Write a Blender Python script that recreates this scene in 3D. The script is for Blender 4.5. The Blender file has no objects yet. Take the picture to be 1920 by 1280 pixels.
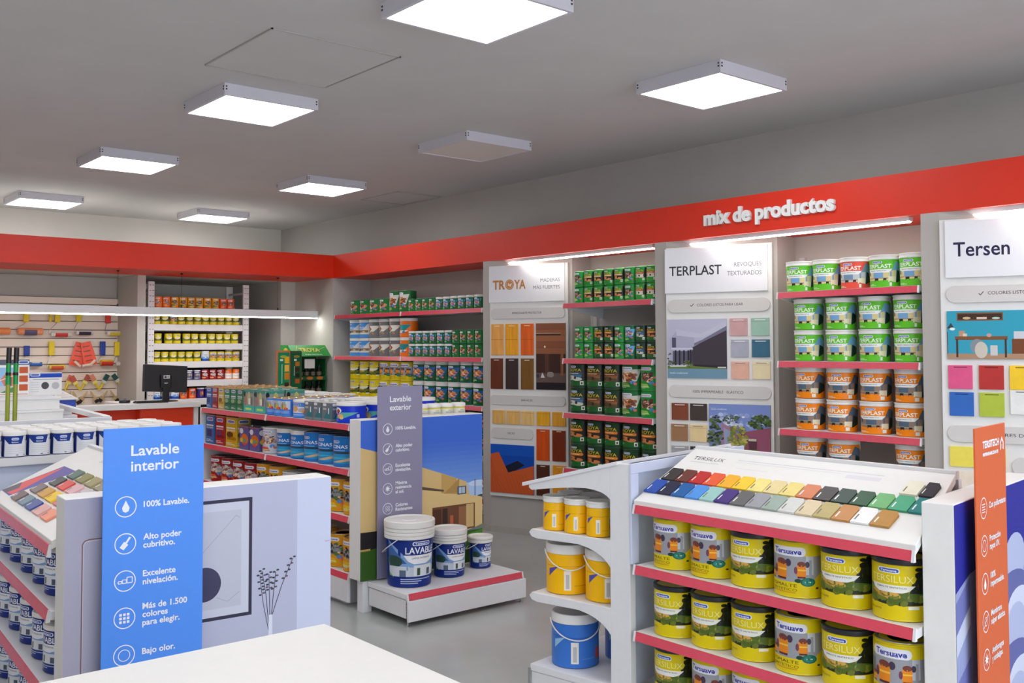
import bpy, math, random
from mathutils import Vector, Matrix
from mathutils.geometry import tessellate_polygon
random.seed(7)
SC = bpy.context.scene
COL = SC.collection
PI = math.pi

# ------------------------------------------------------------------ camera
cam = bpy.data.cameras.new('camera'); cam_ob = bpy.data.objects.new('camera', cam); COL.objects.link(cam_ob)
YAW, PITCH, ROLL, FPX, CY = -0.698997, 0.037821, -0.0023745, 1833.387, 580.011
def _axes():
    c, s = math.cos(YAW), math.sin(YAW)
    fw = Vector((-s, c, 0)); rt = Vector((c, s, 0)); up = Vector((0, 0, 1))
    F = fw*math.cos(PITCH) + up*math.sin(PITCH); U = -fw*math.sin(PITCH) + up*math.cos(PITCH)
    return F, rt*math.cos(ROLL) + U*math.sin(ROLL), -rt*math.sin(ROLL) + U*math.cos(ROLL)
F_, R_, U_ = _axes()
M = Matrix((R_, U_, -F_)).transposed().to_4x4(); M.translation = Vector((0, 0, 1.6))
cam_ob.matrix_world = M
cam.sensor_width = 36.0; cam.sensor_fit = 'HORIZONTAL'; cam.lens = FPX*36/1920
cam.shift_y = (CY-640)/1920
cam.clip_start = 0.05; cam.clip_end = 100
SC.camera = cam_ob

# ------------------------------------------------------------------ world, exposure
W = bpy.data.worlds.new('world'); SC.world = W; W.use_nodes = True
W.node_tree.nodes['Background'].inputs[0].default_value = (0.80, 0.88, 1.0, 1)
W.node_tree.nodes['Background'].inputs[1].default_value = 3.9
SC.view_settings.view_transform = 'Standard'; SC.view_settings.look = 'None'
SC.view_settings.gamma = 1; SC.view_settings.use_curve_mapping = False
SC.view_settings.exposure = 0.0
PANEL_W = 11.5      # ceiling panel diffuser
STRIP_W = 19.0     # led strips in the fascia
BAR_W = 24.0        # pendant bar

# ------------------------------------------------------------------ colours and materials
def lin(c):
    def f(v):
        v /= 255.0
        return v/12.92 if v <= 0.04045 else ((v+0.055)/1.055)**2.4
    return (f(c[0]), f(c[1]), f(c[2]), 1.0)
MATS = {}
def mat(name, c, rough=0.5, metal=0.0, noise=0.03, scale=30, bump=0.0, emit=0.0, alpha=1.0, spec=0.5):
    if name in MATS: return MATS[name]
    m = bpy.data.materials.new(name); m.use_nodes = True
    nt = m.node_tree; b = nt.nodes['Principled BSDF']
    b.inputs['Roughness'].default_value = rough; b.inputs['Metallic'].default_value = metal
    b.inputs['Specular IOR Level'].default_value = spec
    col = lin(c)
    tc = nt.nodes.new('ShaderNodeTexCoord'); nz = nt.nodes.new('ShaderNodeTexNoise'); nz.inputs['Scale'].default_value = scale
    nz.inputs['Detail'].default_value = 3
    nt.links.new(tc.outputs['Object'], nz.inputs['Vector'])
    rp = nt.nodes.new('ShaderNodeValToRGB')
    rp.color_ramp.elements[0].position = 0.3; rp.color_ramp.elements[1].position = 0.7
    rp.color_ramp.elements[0].color = tuple(max(0, v*(1-noise)) for v in col[:3])+(1,)
    rp.color_ramp.elements[1].color = tuple(min(1, v*(1+noise)) for v in col[:3])+(1,)
    nt.links.new(nz.outputs['Fac'], rp.inputs['Fac']); nt.links.new(rp.outputs['Color'], b.inputs['Base Color'])
    if bump:
        bp = nt.nodes.new('ShaderNodeBump'); bp.inputs['Strength'].default_value = bump; bp.inputs['Distance'].default_value = 0.002
        nt.links.new(nz.outputs['Fac'], bp.inputs['Height']); nt.links.new(bp.outputs['Normal'], b.inputs['Normal'])
    if emit:
        b.inputs['Emission Color'].default_value = col; b.inputs['Emission Strength'].default_value = emit
    if alpha < 1: b.inputs['Alpha'].default_value = alpha
    MATS[name] = m; return m
def printed(name, rough, spec=0.5):
    m = bpy.data.materials.new(name); m.use_nodes = True; nt = m.node_tree; b = nt.nodes['Principled BSDF']
    a = nt.nodes.new('ShaderNodeAttribute'); a.attribute_name = 'Col'; a.attribute_type = 'GEOMETRY'
    nz = nt.nodes.new('ShaderNodeTexNoise'); nz.inputs['Scale'].default_value = 90
    mr = nt.nodes.new('ShaderNodeMapRange'); mr.inputs['To Min'].default_value = rough-0.05; mr.inputs['To Max'].default_value = rough+0.05
    nt.links.new(nz.outputs['Fac'], mr.inputs['Value']); nt.links.new(mr.outputs['Result'], b.inputs['Roughness'])
    b.inputs['Specular IOR Level'].default_value = spec
    nt.links.new(a.outputs['Color'], b.inputs['Base Color']); MATS[name] = m; return m
PRINT = printed('printed_label', 0.34, 0.32); MATTE = printed('printed_matte', 0.55, 0.3)
WHITE = mat('white_enamel', (226, 226, 228), 0.4, noise=0.015)
WHITEB = mat('white_board', (232, 231, 228), 0.5, noise=0.012)
PLASTIC = mat('white_plastic', (232, 230, 226), 0.35, noise=0.01)
RAIL = mat('red_price_rail', (216, 76, 94), 0.26, noise=0.04)
RED = mat('red_fascia_paint', (226, 44, 8), 0.45, noise=0.03, scale=3)
GREY = mat('grey_wall_paint', (186, 181, 175), 0.7, noise=0.025, scale=4, bump=0.05)
UPPER = mat('grey_upper_wall_paint', (188, 184, 179), 0.75, noise=0.025, scale=4, bump=0.05)
CEIL = mat('grey_ceiling_paint', (206, 204, 203), 0.8, noise=0.02, scale=3, bump=0.05)
STEEL = mat('steel', (185, 185, 186), 0.3, 0.9)
GOLD = mat('gold_lacquered_tin', (206, 172, 84), 0.28, 0.8)
BLACK = mat('black_plastic', (24, 24, 27), 0.4)
DARK = mat('dark_lid', (34, 36, 42), 0.35)
PALE = mat('pale_blue_enamel', (205, 214, 236), 0.4, noise=0.015)

# ------------------------------------------------------------------ mesh helpers
class MB:
    def __init__(s): s.v = []; s.f = []; s.sm = []
    def add(s, vs, fs, smooth=False):
        o = len(s.v); s.v += [tuple(v) for v in vs]
        for f in fs: s.f.append([i+o for i in f]); s.sm.append(smooth)
        return s
    def box(s, x0, y0, z0, x1, y1, z1):
        vs = [(x0,y0,z0),(x1,y0,z0),(x1,y1,z0),(x0,y1,z0),(x0,y0,z1),(x1,y0,z1),(x1,y1,z1),(x0,y1,z1)]
        return s.add(vs, [(3,2,1,0),(4,5,6,7),(0,1,5,4),(1,2,6,5),(2,3,7,6),(3,0,4,7)])
    def prism(s, pts, a0, a1, axis='z'):
        """polygon pts (2D, counter-clockwise) extruded a0..a1 along axis"""
        ar = sum(pts[i][0]*pts[(i+1)%len(pts)][1]-pts[(i+1)%len(pts)][0]*pts[i][1] for i in range(len(pts)))
        if (ar < 0) != (axis == 'y2'): pts = pts[::-1]
        n = len(pts)
        def m(p, a):
            if axis == 'z': return (p[0], p[1], a)
            if axis == 'x': return (a, p[0], p[1])
            if axis == 'y2': return (p[0], a, p[1])      # y2: pts are (x, z)
            return (p[1], a, p[0])      # y: pts are (z, x)
        vs = [m(p, a0) for p in pts] + [m(p, a1) for p in pts]
        fs = [tuple(range(n))[::-1], tuple(range(n, 2*n))] + [(i, (i+1)%n, (i+1)%n+n, i+n) for i in range(n)]
        return s.add(vs, fs)
    def tube(s, pts, r, n=8, closed=False):
        pts = [Vector(p) for p in pts]; rings = []; N = len(pts)
        up = Vector((0, 0, 1))
        for i, p in enumerate(pts):
            t = (pts[(i+1) % N]-pts[i-1]) if closed else (pts[min(i+1, N-1)]-pts[max(i-1, 0)])
            t.normalize(); a = t.cross(up)
            if a.length < 1e-3: a = t.cross(Vector((0, 1, 0)))
            a.normalize(); b = a.cross(t)
            rr = r[i] if isinstance(r, (list, tuple)) else r
            rings.append([p + (a*math.cos(2*PI*k/n) + b*math.sin(2*PI*k/n))*rr for k in range(n)])
        vs = [q for rg in rings for q in rg]; fs = []
        for i in range(N if closed else N-1):
            j = (i+1) % N
            for k in range(n): fs.append((i*n+k, i*n+(k+1)%n, j*n+(k+1)%n, j*n+k))
        if not closed: fs += [tuple(range(n))[::-1], tuple(range((N-1)*n, N*n))]
        return s.add(vs, [f[::-1] for f in fs], True)
    def lathe(s, prof, n=28, cx=0, cy=0):
        """profile [(r, z)] bottom to top"""
        vs = []; fs = []
        for r, z in prof:
            vs += [(cx+r*math.cos(2*PI*k/n), cy+r*math.sin(2*PI*k/n), z) for k in range(n)]
        for i in range(len(prof)-1):
            for k in range(n): fs.append((i*n+k, i*n+(k+1)%n, (i+1)*n+(k+1)%n, (i+1)*n+k))
        s.add(vs, fs, True)
        o = len(s.v)-len(vs)
        if prof[0][0] > 1e-5: s.f.append([o+k for k in range(n)][::-1]); s.sm.append(False)
        if prof[-1][0] > 1e-5: s.f.append([o+(len(prof)-1)*n+k for k in range(n)]); s.sm.append(False)
        return s
    def build(s, name, m, parent=None, loc=(0, 0, 0), rot=0, bevel=0, mx=None):
        me = bpy.data.meshes.new(name); me.from_pydata(s.v, [], s.f); me.update()
        me.polygons.foreach_set('use_smooth', s.sm)
        if any(s.sm): me.set_sharp_from_angle(angle=0.7)
        me.materials.append(m)
        o = bpy.data.objects.new(name, me); COL.objects.link(o); o.location = loc
        if rot: o.rotation_euler = (0, 0, rot)
        if mx is not None: o.matrix_local = mx
        if parent: o.parent = parent
        if bevel:
            b = o.modifiers.new('bevel', 'BEVEL'); b.width = bevel; b.segments = 2; b.limit_method = 'ANGLE'
        return o
def box(name, m, b, parent=None, bevel=0, **k): return MB().box(*b).build(name, m, parent, bevel=bevel, **k)
def tag(o, label, cat, group=None, kind=None):
    o['label'] = label; o['category'] = cat
    if group: o['group'] = group
    if kind: o['kind'] = kind
    return o
def thing(name, label, cat, loc=(0, 0, 0), rot=0, group=None):
    o = bpy.data.objects.new(name, None); o.empty_display_size = 0.05; COL.objects.link(o)
    o.location = loc; o.rotation_euler = (0, 0, rot); return tag(o, label, cat, group)
def struct(o): o['kind'] = 'structure'; return o
def dup(root, loc, rot):
    r = root.copy(); COL.objects.link(r); r.location = loc; r.rotation_euler = (0, 0, rot)
    for ch in list(root.children):
        c = ch.copy(); COL.objects.link(c); c.parent = r
        for g in list(ch.children):
            d = g.copy(); COL.objects.link(d); d.parent = c
    return r

# ------------------------------------------------------------------ printed graphics
_GL = {}
def glyphs(st, bold):
    k = (st, bold)
    if k not in _GL:
        c = bpy.data.curves.new('t', 'FONT'); c.body = st; c.offset = bold; c.resolution_u = 3
        o = bpy.data.objects.new('t', c); me = bpy.data.meshes.new_from_object(o)
        vs = [(v.co.x, v.co.y) for v in me.vertices]
        _GL[k] = ([[vs[i] for i in p.vertices] for p in me.polygons], min(v[0] for v in vs), max(v[0] for v in vs))
        bpy.data.objects.remove(o); bpy.data.curves.remove(c); bpy.data.meshes.remove(me)
    return _GL[k]
class G:
    """flat print: polygons in metres (u right, v up) in thin layers"""
    def __init__(s): s.p = []; s.L = 0; s.hold = False
    def up(s): return s
    def poly(s, pts, c, convex=True):
        if not convex:
            s.L += 1; h, s.hold = s.hold, True
            for t in tessellate_polygon([[Vector((p[0], p[1], 0)) for p in pts]]): s.poly([pts[i] for i in t], c)
            s.hold = h; return s
        a = sum(pts[i][0]*pts[(i+1)%len(pts)][1]-pts[(i+1)%len(pts)][0]*pts[i][1] for i in range(len(pts)))
        if abs(a) < 1e-12: return s
        if not s.hold: s.L += 1
        s.p.append((pts if a > 0 else pts[::-1], s.L, lin(c))); return s
    def rect(s, a, b, c, d, col): return s.poly([(a, b), (c, b), (c, d), (a, d)], col)
    def ell(s, x, y, rx, ry, col, n=20, a0=0, a1=2*PI): return s.poly([(x+rx*math.cos(a0+(a1-a0)*k/n), y+ry*math.sin(a0+(a1-a0)*k/n)) for k in range(n if a1-a0 > 6.28 else n+1)], col)
    def ring(s, x, y, r, w, col, n=28):
        s.L += 1; h, s.hold = s.hold, True
        for k in range(n):
            a, b = 2*PI*k/n, 2*PI*(k+1)/n
            s.poly([(x+q*math.cos(t), y+q*math.sin(t)) for q, t in ((r-w, a), (r, a), (r, b), (r-w, b))], col)
        s.hold = h; return s
    def pill(s, x0, y0, x1, y1, col, n=8):
        r = min((y1-y0)/2, (x1-x0)/2); pts = []
        for cx, cy, a in ((x1-r, y1-r, 0), (x0+r, y1-r, PI/2), (x0+r, y0+r, PI), (x1-r, y0+r, 1.5*PI)):
            pts += [(cx+r*math.cos(a+PI/2*k/n), cy+r*math.sin(a+PI/2*k/n)) for k in range(n+1)]
        return s.poly(pts, col)
    def line(s, pts, w, col):
        for a, b in zip(pts, pts[1:]):
            dx, dy = b[0]-a[0], b[1]-a[1]; l = math.hypot(dx, dy) or 1; nx, ny = -dy/l*w/2, dx/l*w/2
            s.poly([(a[0]+nx, a[1]+ny), (a[0]-nx, a[1]-ny), (b[0]-nx, b[1]-ny), (b[0]+nx, b[1]+ny)], col)
        return s
    def text(s, st, x, y, h, col, w=None, al='l', bold=0.0):
        """cap height h; width w if given; y is the baseline"""
        tris, a, b = glyphs(st, bold); k = h/0.70; kx = w/(b-a) if w else k; wd = (b-a)*kx
        x0 = x - (0 if al == 'l' else wd/2 if al == 'c' else wd)
        s.L += 1; hd, s.hold = s.hold, True
        for t in tris: s.poly([(x0+(p[0]-a)*kx, y+p[1]*k) for p in t], col)
        s.hold = hd; return s
    def leaves(s, x, y, rx, ry, cols, n, size, seed=1):
        """scatter of small blots inside an ellipse"""
        q = random.Random(seed)
        for k in range(n):
            a, r = q.uniform(0, 2*PI), math.sqrt(q.random()); z = size*q.uniform(.5, 1.2)
            s.ell(x+rx*r*math.cos(a), y+ry*r*math.sin(a), z, z*q.uniform(.45, .9), q.choice(cols), 7)
        return s
    def build(s, name, parent, mp, m=None, step=None, th=0.0004, loc=None, rot=0, clip=None):
        V = []; Fc = []; C = []; N = []
        for pts, L, col in s.p:
            lo = min(p[0] for p in pts); hi = max(p[0] for p in pts)
            if clip:
                q = _clip(_clip(pts, clip[0], 1), clip[2], -1)
                q = [(b, a) for a, b in _clip(_clip([(b, a) for a, b in q], clip[1], 1), clip[3], -1)]
                if len(q) < 3: continue
                pts = q
            pcs = [pts]
            if step and hi-lo > step:
                pcs = []
                for k in range(math.floor(lo/step), math.ceil(hi/step)):
                    q = _clip(_clip(pts, k*step, 1), (k+1)*step, -1)
                    if len(q) > 2: pcs.append(q)
            for q in pcs:
                o = len(V)
                for u, v in q:
                    P, n = mp(u, v, th+2e-5*L); V.append(P); N.append(n)
                Fc.append(list(range(o, o+len(q)))); C += [col]*len(q)
        me = bpy.data.meshes.new(name); me.from_pydata(V, [], Fc)
        at = me.color_attributes.new('Col', 'FLOAT_COLOR', 'CORNER'); at.data.foreach_set('color', [x for c in C for x in c])
        me.update()
        if step:
            me.polygons.foreach_set('use_smooth', [True]*len(Fc)); me.normals_split_custom_set_from_vertices(N)
        me.materials.append(m or PRINT)
        ob = bpy.data.objects.new(name, me); COL.objects.link(ob)
        if loc: ob.location = loc; ob.rotation_euler = (0, 0, rot)
        if parent: ob.parent = parent
        return ob
def _clip(pts, x, sg):
    out = []
    for i, p in enumerate(pts):
        q = pts[(i+1) % len(pts)]; a, b = sg*(p[0]-x), sg*(q[0]-x)
        if a >= 0: out.append(p)
        if (a > 1e-12 and b < -1e-12) or (a < -1e-12 and b > 1e-12):
            t = a/(a-b); out.append((x, p[1]+(q[1]-p[1])*t))
    return out
def flat_map(o, du, dv):
    o, du, dv = Vector(o), Vector(du).normalized(), Vector(dv).normalized(); n = du.cross(dv)
    return lambda u, v, w: (tuple(o+du*u+dv*v+n*w), tuple(n))
def cyl_map(r0, r1, h):
    def f(u, v, w):
        r = r0+(r1-r0)*v/h; t = u/r0; s, c = math.sin(t), -math.cos(t)
        return ((r+w)*s, (r+w)*c, v), (s, c, 0)
    return f
front = flat_map((0, 0, 0), (1, 0, 0), (0, 0, 1))     # print on a local plane that faces -Y
# ------------------------------------------------------------------ can labels (a: in radii round the can, 0 = front; b: 0..1 up the label)
class Lab:
    def __init__(s, r, v0, v1, big=True): s.g = G(); s.r = r; s.v0 = v0; s.h = v1-v0; s.big = big
    def T(s, p): return (p[0]*s.r, s.v0+p[1]*s.h)
    def up(s): s.g.up(); return s
    def poly(s, pts, c, convex=True): s.g.poly([s.T(p) for p in pts], c, convex); return s
    def rect(s, a, b, c, d, col): return s.poly([(a, b), (c, b), (c, d), (a, d)], col)
    def ell(s, a, b, ra, rb, col, n=16): s.g.ell(a*s.r, s.v0+b*s.h, ra*s.r, rb*s.h, col, n); return s
    def pill(s, a, b, c, d, col): s.g.pill(a*s.r, s.v0+b*s.h, c*s.r, s.v0+d*s.h, col, 5); return s
    def text(s, st, a, b, hb, col, wa=None, al='c', bold=0.02): s.g.text(st, a*s.r, s.v0+b*s.h, hb*s.h, col, wa*s.r if wa else None, al, bold); return s
    def leaves(s, a, b, ra, rb, cols, n, size, seed=1): s.g.leaves(a*s.r, s.v0+b*s.h, ra*s.r, rb*s.h, cols, n, size*s.r, seed); return s
    def logo(s, a, b, w=0.8, hb=0.1):
        s.up().pill(a-w/2, b-hb/2, a+w/2, b+hb/2, (240, 240, 245)).up().pill(a-w/2+.04, b-hb/2+.015, a+w/2-.04, b+hb/2-.015, (60, 92, 180))
        s.up().text('Tersuave', a, b-hb*.2, hb*.42, (245, 245, 250), w*.72); return s
def Lfield(L):                                   # yellow can with a field
    L.rect(-3.1, 0, 3.1, 1, (226, 204, 8)).up()
    L.rect(-1.5, .26, 1.75, .60, (92, 110, 30)).poly([(1.02, 1), (1.75, 1), (1.75, .26), (.3, .26), (.62, .62)], (28, 34, 24)).rect(-1.5, .40, .5, .56, (140, 150, 60))
    L.up().ell(-.35, .47, .62, .09, (196, 150, 60)).ell(.55, .42, .7, .07, (70, 112, 34)).ell(-.9, .34, .6, .07, (116, 130, 40)).ell(.0, .29, .8, .04, (38, 44, 22)).ell(-.1, .42, .3, .07, (212, 158, 72))
    L.leaves(.1, .38, 1.2, .10, [(96, 116, 38), (128, 132, 46), (84, 104, 34), (110, 120, 40)], 20, .2, 3)
    L.ell(-.6, .49, .3, .05, (206, 160, 70)).ell(-.15, .46, .3, .045, (220, 170, 84)).leaves(.9, .75, .3, .2, [(20, 24, 18), (44, 52, 30), (60, 60, 34)], 10, .14, 5)
    L.up().poly([(-1.0, .63), (.72, .63), (.5, .53), (.25, .49), (-.6, .49), (-.85, .54)], (238, 238, 230))
    L.up().text('TERSILUX', -.14, .68, .13, (248, 240, 150), 1.62, bold=.0).text('ESMALTE SINTETICO', -.14, .57, .03, (120, 120, 90), 1.1)
    L.logo(-.22, .90, .82, .10)
    L.rect(.45, .19, .85, .25, (240, 240, 225)); L.text('BRILLANTE', -.8, .14, .03, (150, 128, 20), .6)
def Lbarrel(L):                                  # yellow can with orange barrels on silver
    L.rect(-3.1, 0, 3.1, 1, (226, 204, 8)).up()
    L.poly([(-1.3, .78), (1.6, .78), (1.6, .62), (.75, .27), (-1.3, .27)], (158, 160, 166))
    L.up().rect(.55, .42, .85, .78, (196, 202, 212)).rect(-1.2, .3, -.9, .7, (130, 128, 130))
    for a, b, w, h in ((-.45, .49, .24, .30), (.38, .50, .17, .24), (-.95, .38, .14, .14)):
        L.up().ell(a, b+h*.52, w*.95, h*.22, (122, 62, 52)).rect(a-w, b-h/2, a+w, b+h*.42, (236, 140, 28)).up().rect(a-w, b-h*.02, a+w, b+h*.10, (250, 196, 60)).ell(a+w*1.3, b+h*.5, w*.5, h*.25, (70, 58, 80)).ell(a-w*1.3, b, w*.4, h*.3, (120, 70, 90))
        L.rect(a-w*.9, b-h*.62, a+w*.9, b-h*.48, (96, 44, 36))
    L.up().ell(.62, .28, .3, .085, (22, 110, 98)).up().ell(.62, .28, .22, .06, (40, 138, 120)).rect(.5, .27, .74, .29, (230, 240, 230))
    L.ell(.25, .30, .14, .04, (30, 70, 50)).ell(1.0, .16, .07, .02, (40, 60, 40))
    L.up().pill(-1.0, .77, .55, .95, (232, 232, 240)).up().text('Tersuave', -.22, .81, .1, (40, 52, 160), 1.2, bold=.03)
    L.text('ESMALTE', -.4, .17, .06, (90, 70, 20), 1.2, bold=0).text('SINTETICO', -.4, .09, .05, (120, 92, 20), 1.2, bold=0)
    L.rect(-.95, .05, .15, .075, (214, 160, 30))
def Llav(L, dim=(18, 46, 130)):                  # blue washable wall paint
    L.rect(-3.1, 0, 3.1, 1, dim).up()
    L.poly([(-1.15, 1), (-1.15, .2), (1.35, .2), (1.35, .62), (-.2, .62), (-.6, .8)], (128, 166, 214), False)
    L.rect(-1.15, .2, 1.35, .42, (196, 206, 220)).poly([(-1.15, .98), (-1.15, .5), (-.2, .5)], (66, 104, 168))
    L.up().ell(-.85, .54, .45, .13, (44, 74, 66)).rect(-1.1, .24, -.1, .44, (206, 212, 222)).rect(.1, .22, 1.2, .46, (222, 226, 232)).rect(-.55, .22, -.25, .36, (92, 110, 134)).rect(.25, .24, .4, .4, (60, 86, 64)).rect(.75, .24, .95, .38, (82, 96, 116))
    L.poly([(-1.15, .2), (-.85, .2), (-1.15, .3)], (136, 176, 66)).rect(-1.15, 0, 1.35, .22, dim)
    L.up().poly([(-.35, .68), (1.3, .68), (1.05, .55), (.7, .49), (.1, .49), (-.15, .55)], (238, 240, 244))
    L.poly([(-.6, 1), (1.35, 1), (1.35, .68), (-.35, .68)], dim)
    L.up().text('LAVABLE', .46, .71, .14, (240, 242, 248), 1.46, bold=.02).text('LATEX INTERIOR', .46, .60, .035, (120, 130, 150), .9)
    L.logo(.46, .925, .85, .09)
    for k, w in enumerate((1.5, 1.1, .8)): L.rect(-.5, .155-.045*k, -.5+w, .175-.045*k, (176, 190, 220))
    L.rect(-1.62, .02, -1.56, .98, (222, 224, 230))
def Lhouse(L, c=(98, 196, 40), wall=(222, 206, 150), sky=(120, 170, 215)):      # plaster paint with a house
    L.rect(-3.1, 0, 3.1, 1, c).up()
    L.poly([(.95, .95), (1.6, .8), (1.6, .1), (-1.5, .1), (-1.5, .56), (.6, .56)], sky, False)
    L.up().poly([(-1.5, .52), (-.6, .54), (-.6, .3), (.1, .3), (.1, .56), (.95, .62), (.95, .12), (-1.5, .12)], wall, False).poly([(1.05, .62), (1.6, .5), (1.6, .1), (.95, .1)], (30, 48, 40)).rect(-1.1, .42, -.9, .54, (72, 80, 96)).rect(-1.5, .3, .9, .34, (168, 156, 128))
    L.up().rect(-.5, .2, -.22, .32, (38, 34, 32)).rect(.1, .2, .3, .32, (44, 38, 34)).rect(.42, .18, .95, .38, (232, 224, 190))
    L.poly([(-1.5, .1), (-1.5, .29), (-.6, .23), (.3, .25), (1.0, .15), (1.6, .28), (1.6, .1)], c, False)
    L.up().poly([(-1.3, .66), (.72, .66), (.45, .53), (-.9, .53)], (240, 242, 238)).text('TERPLAST', -.27, .70, .14, (246, 250, 240), 1.8).text('REVESTIMIENTO', -.27, .58, .035, (130, 140, 130), 1.1)
    L.logo(-.3, .91, .7, .09)
    L.rect(.5, .03, .78, .16, (236, 240, 230)); L.rect(-1.15, .05, -.4, .065, (230, 240, 220)); L.rect(-1.15, .085, -.6, .1, (230, 240, 220))
def Lorange(L): Lhouse(L, (246, 138, 16), (146, 124, 110), (84, 104, 124))
def Lredhouse(L): Lhouse(L, (232, 84, 66), (196, 202, 206), (120, 150, 180))
def Lwood(L, band=(228, 134, 40), low=(36, 104, 44), pic=(58, 42, 34), top=(24, 66, 34), art=(206, 128, 74)):   # dark green wood stain
    L.rect(-3.1, 0, 3.1, 1, top).up().rect(-1.5, .06, 1.7, .30, low).rect(-1.5, .30, 1.7, .62, pic).poly([(.75, .98), (1.7, .98), (1.7, .3), (.5, .3), (.6, .62)], (40, 36, 36))
    L.up().pill(-1.2, .55, .62, .67, band).ell(-.5, .42, .5, .10, art).ell(.15, .36, .45, .08, art).ell(-.75, .42, .2, .05, (30, 26, 26))
    L.up().text('TROYA', -.25, .70, .13, (222, 190, 60), 1.55, bold=.015).rect(-.9, .60, .3, .62, (250, 230, 190)); L.ell(-.05, .42, .12, .07, (60, 44, 36))
    L.logo(-.3, .91, .7, .085); L.rect(.42, .1, .72, .27, (238, 238, 230)).rect(.5, .13, .64, .22, (60, 70, 60)); L.rect(-1.15, .2, -.5, .215, (180, 210, 170)); L.rect(-1.15, .15, -.7, .165, (180, 210, 170))
def Lwood_brown(L): Lwood(L, (120, 70, 36), (34, 98, 44), (150, 96, 54), (26, 60, 34), (90, 76, 50))
def Lwood_sea(L): Lwood(L, (60, 90, 120), (34, 98, 44), (70, 120, 160), (22, 58, 36), (210, 206, 190))
def Lwood_dark(L): Lwood(L, (222, 190, 130), (30, 140, 50), (30, 22, 20), (40, 150, 52), (226, 150, 90))
def Lwood_pale(L): Lwood(L, (206, 90, 40), (44, 150, 54), (206, 206, 190), (40, 150, 52), (222, 214, 190))
def Lpict(L, c=(24, 120, 52), art=((150, 82, 54), (222, 150, 112), (190, 110, 80)), sky=None, low=(60, 150, 60)):   # green can with a round picture
    L.rect(-3.1, 0, 3.1, 1, c).up()
    if sky: L.poly([(-1.2, .80), (1.0, .86), (.6, .35), (-1.2, .26)], sky)
    dk = tuple(int(v*.55) for v in art[0])
    L.ell(-.2, .54, .62, .17, art[0], 14).leaves(-.15, .54, .75, .20, [art[0], art[1], art[2], art[1], dk, (246, 214, 180)], 46, .15, sum(c) % 97)
    L.up().ell(.26, .30, .2, .075, (86, 140, 214)).ell(.48, .24, .14, .055, (236, 110, 80)).poly([(-1.1, .1), (.1, .1), (-.1, .26), (-1.1, .28)], low)
    L.up().pill(-1.05, .82, .25, .95, (236, 236, 244)).up().text('Tersuave', -.4, .86, .055, (60, 60, 150), 1.05).rect(-1.0, .13, .0, .16, (200, 226, 180)).rect(-1.0, .08, -.3, .1, (200, 226, 180))
def Lpict_bird(L): Lpict(L, (16, 108, 60), ((90, 150, 210), (226, 120, 90), (200, 90, 70)), (110, 180, 230), (90, 170, 60))
def Lpict_tall(L): Lpict(L, (30, 110, 50), ((206, 132, 82), (120, 70, 44), (160, 90, 60)), (216, 214, 206), (120, 160, 60))
def Lpict_leaf(L): Lpict(L, (16, 96, 62), ((232, 130, 90), (206, 170, 90), (240, 150, 120)), (40, 110, 190), (90, 140, 50))
def Lpict_moth(L): Lpict(L, (30, 150, 60), ((120, 80, 66), (200, 150, 124), (90, 60, 54)), None, (160, 200, 90))
def Lpict_red(L): Lpict(L, (158, 28, 26), ((214, 206, 206), (176, 176, 180), (160, 60, 50)), None, (232, 110, 70))
def Lpict_gold(L): Lpict(L, (224, 158, 20), ((150, 150, 160), (90, 120, 60), (60, 44, 40)), None, (236, 190, 40))
def Lpict_silver(L): Lpict(L, (206, 206, 214), ((170, 110, 70), (190, 190, 200), (150, 100, 120)), None, (214, 90, 80))
def Lsky(L):
    L.rect(-3.1, 0, 3.1, 1, (74, 150, 222)).up().rect(-1.5, .22, 1.7, .55, (224, 222, 214)).poly([(.2, .55), (.9, .95), (1.6, .55)], (220, 222, 222)).up().rect(-1.2, .34, .9, .5, (130, 110, 86)).rect(-.6, .3, -.2, .46, (66, 54, 46)).rect(.2, .32, .5, .44, (206, 190, 150))
    L.text('MURALLA', -.25, .62, .11, (232, 240, 250), 1.3).logo(-.4, .9, .6, .07)
def Lgreyhouse(L):
    L.rect(-3.1, 0, 3.1, 1, (116, 114, 116)).up().poly([(-1.4, .74), (1.3, .78), (.2, .3), (-1.4, .3)], (228, 224, 214)).poly([(-1.4, .3), (-.4, .3), (-.7, .04), (-1.4, .04)], (176, 166, 110))
    L.up().poly([(-.95, .5), (-.45, .82), (.1, .55), (-.35, .3)], (150, 64, 40)).up().poly([(-.7, .5), (-.42, .68), (-.15, .54), (-.4, .4)], (222, 170, 140)).ell(.15, .32, .32, .07, (106, 140, 100)).ell(.32, .24, .14, .05, (232, 110, 80)).logo(-.6, .9, .6, .09)
def Lteal(L):
    L.rect(-3.1, 0, 3.1, 1, (246, 116, 20)).up().poly([(-.6, .78), (1.1, .78), (.2, .34), (-.6, .5)], (26, 138, 142)).rect(-1.2, .42, -.55, .66, (60, 72, 66)).up().poly([(-1.4, .38), (.7, .42), (.3, .24), (-1.4, .24)], (236, 230, 222)).ell(.15, .3, .22, .07, (80, 130, 200)).ell(.45, .28, .15, .05, (230, 90, 60)).logo(-.5, .9, .7, .09).rect(-1.0, .12, -.2, .15, (250, 230, 210))
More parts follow.
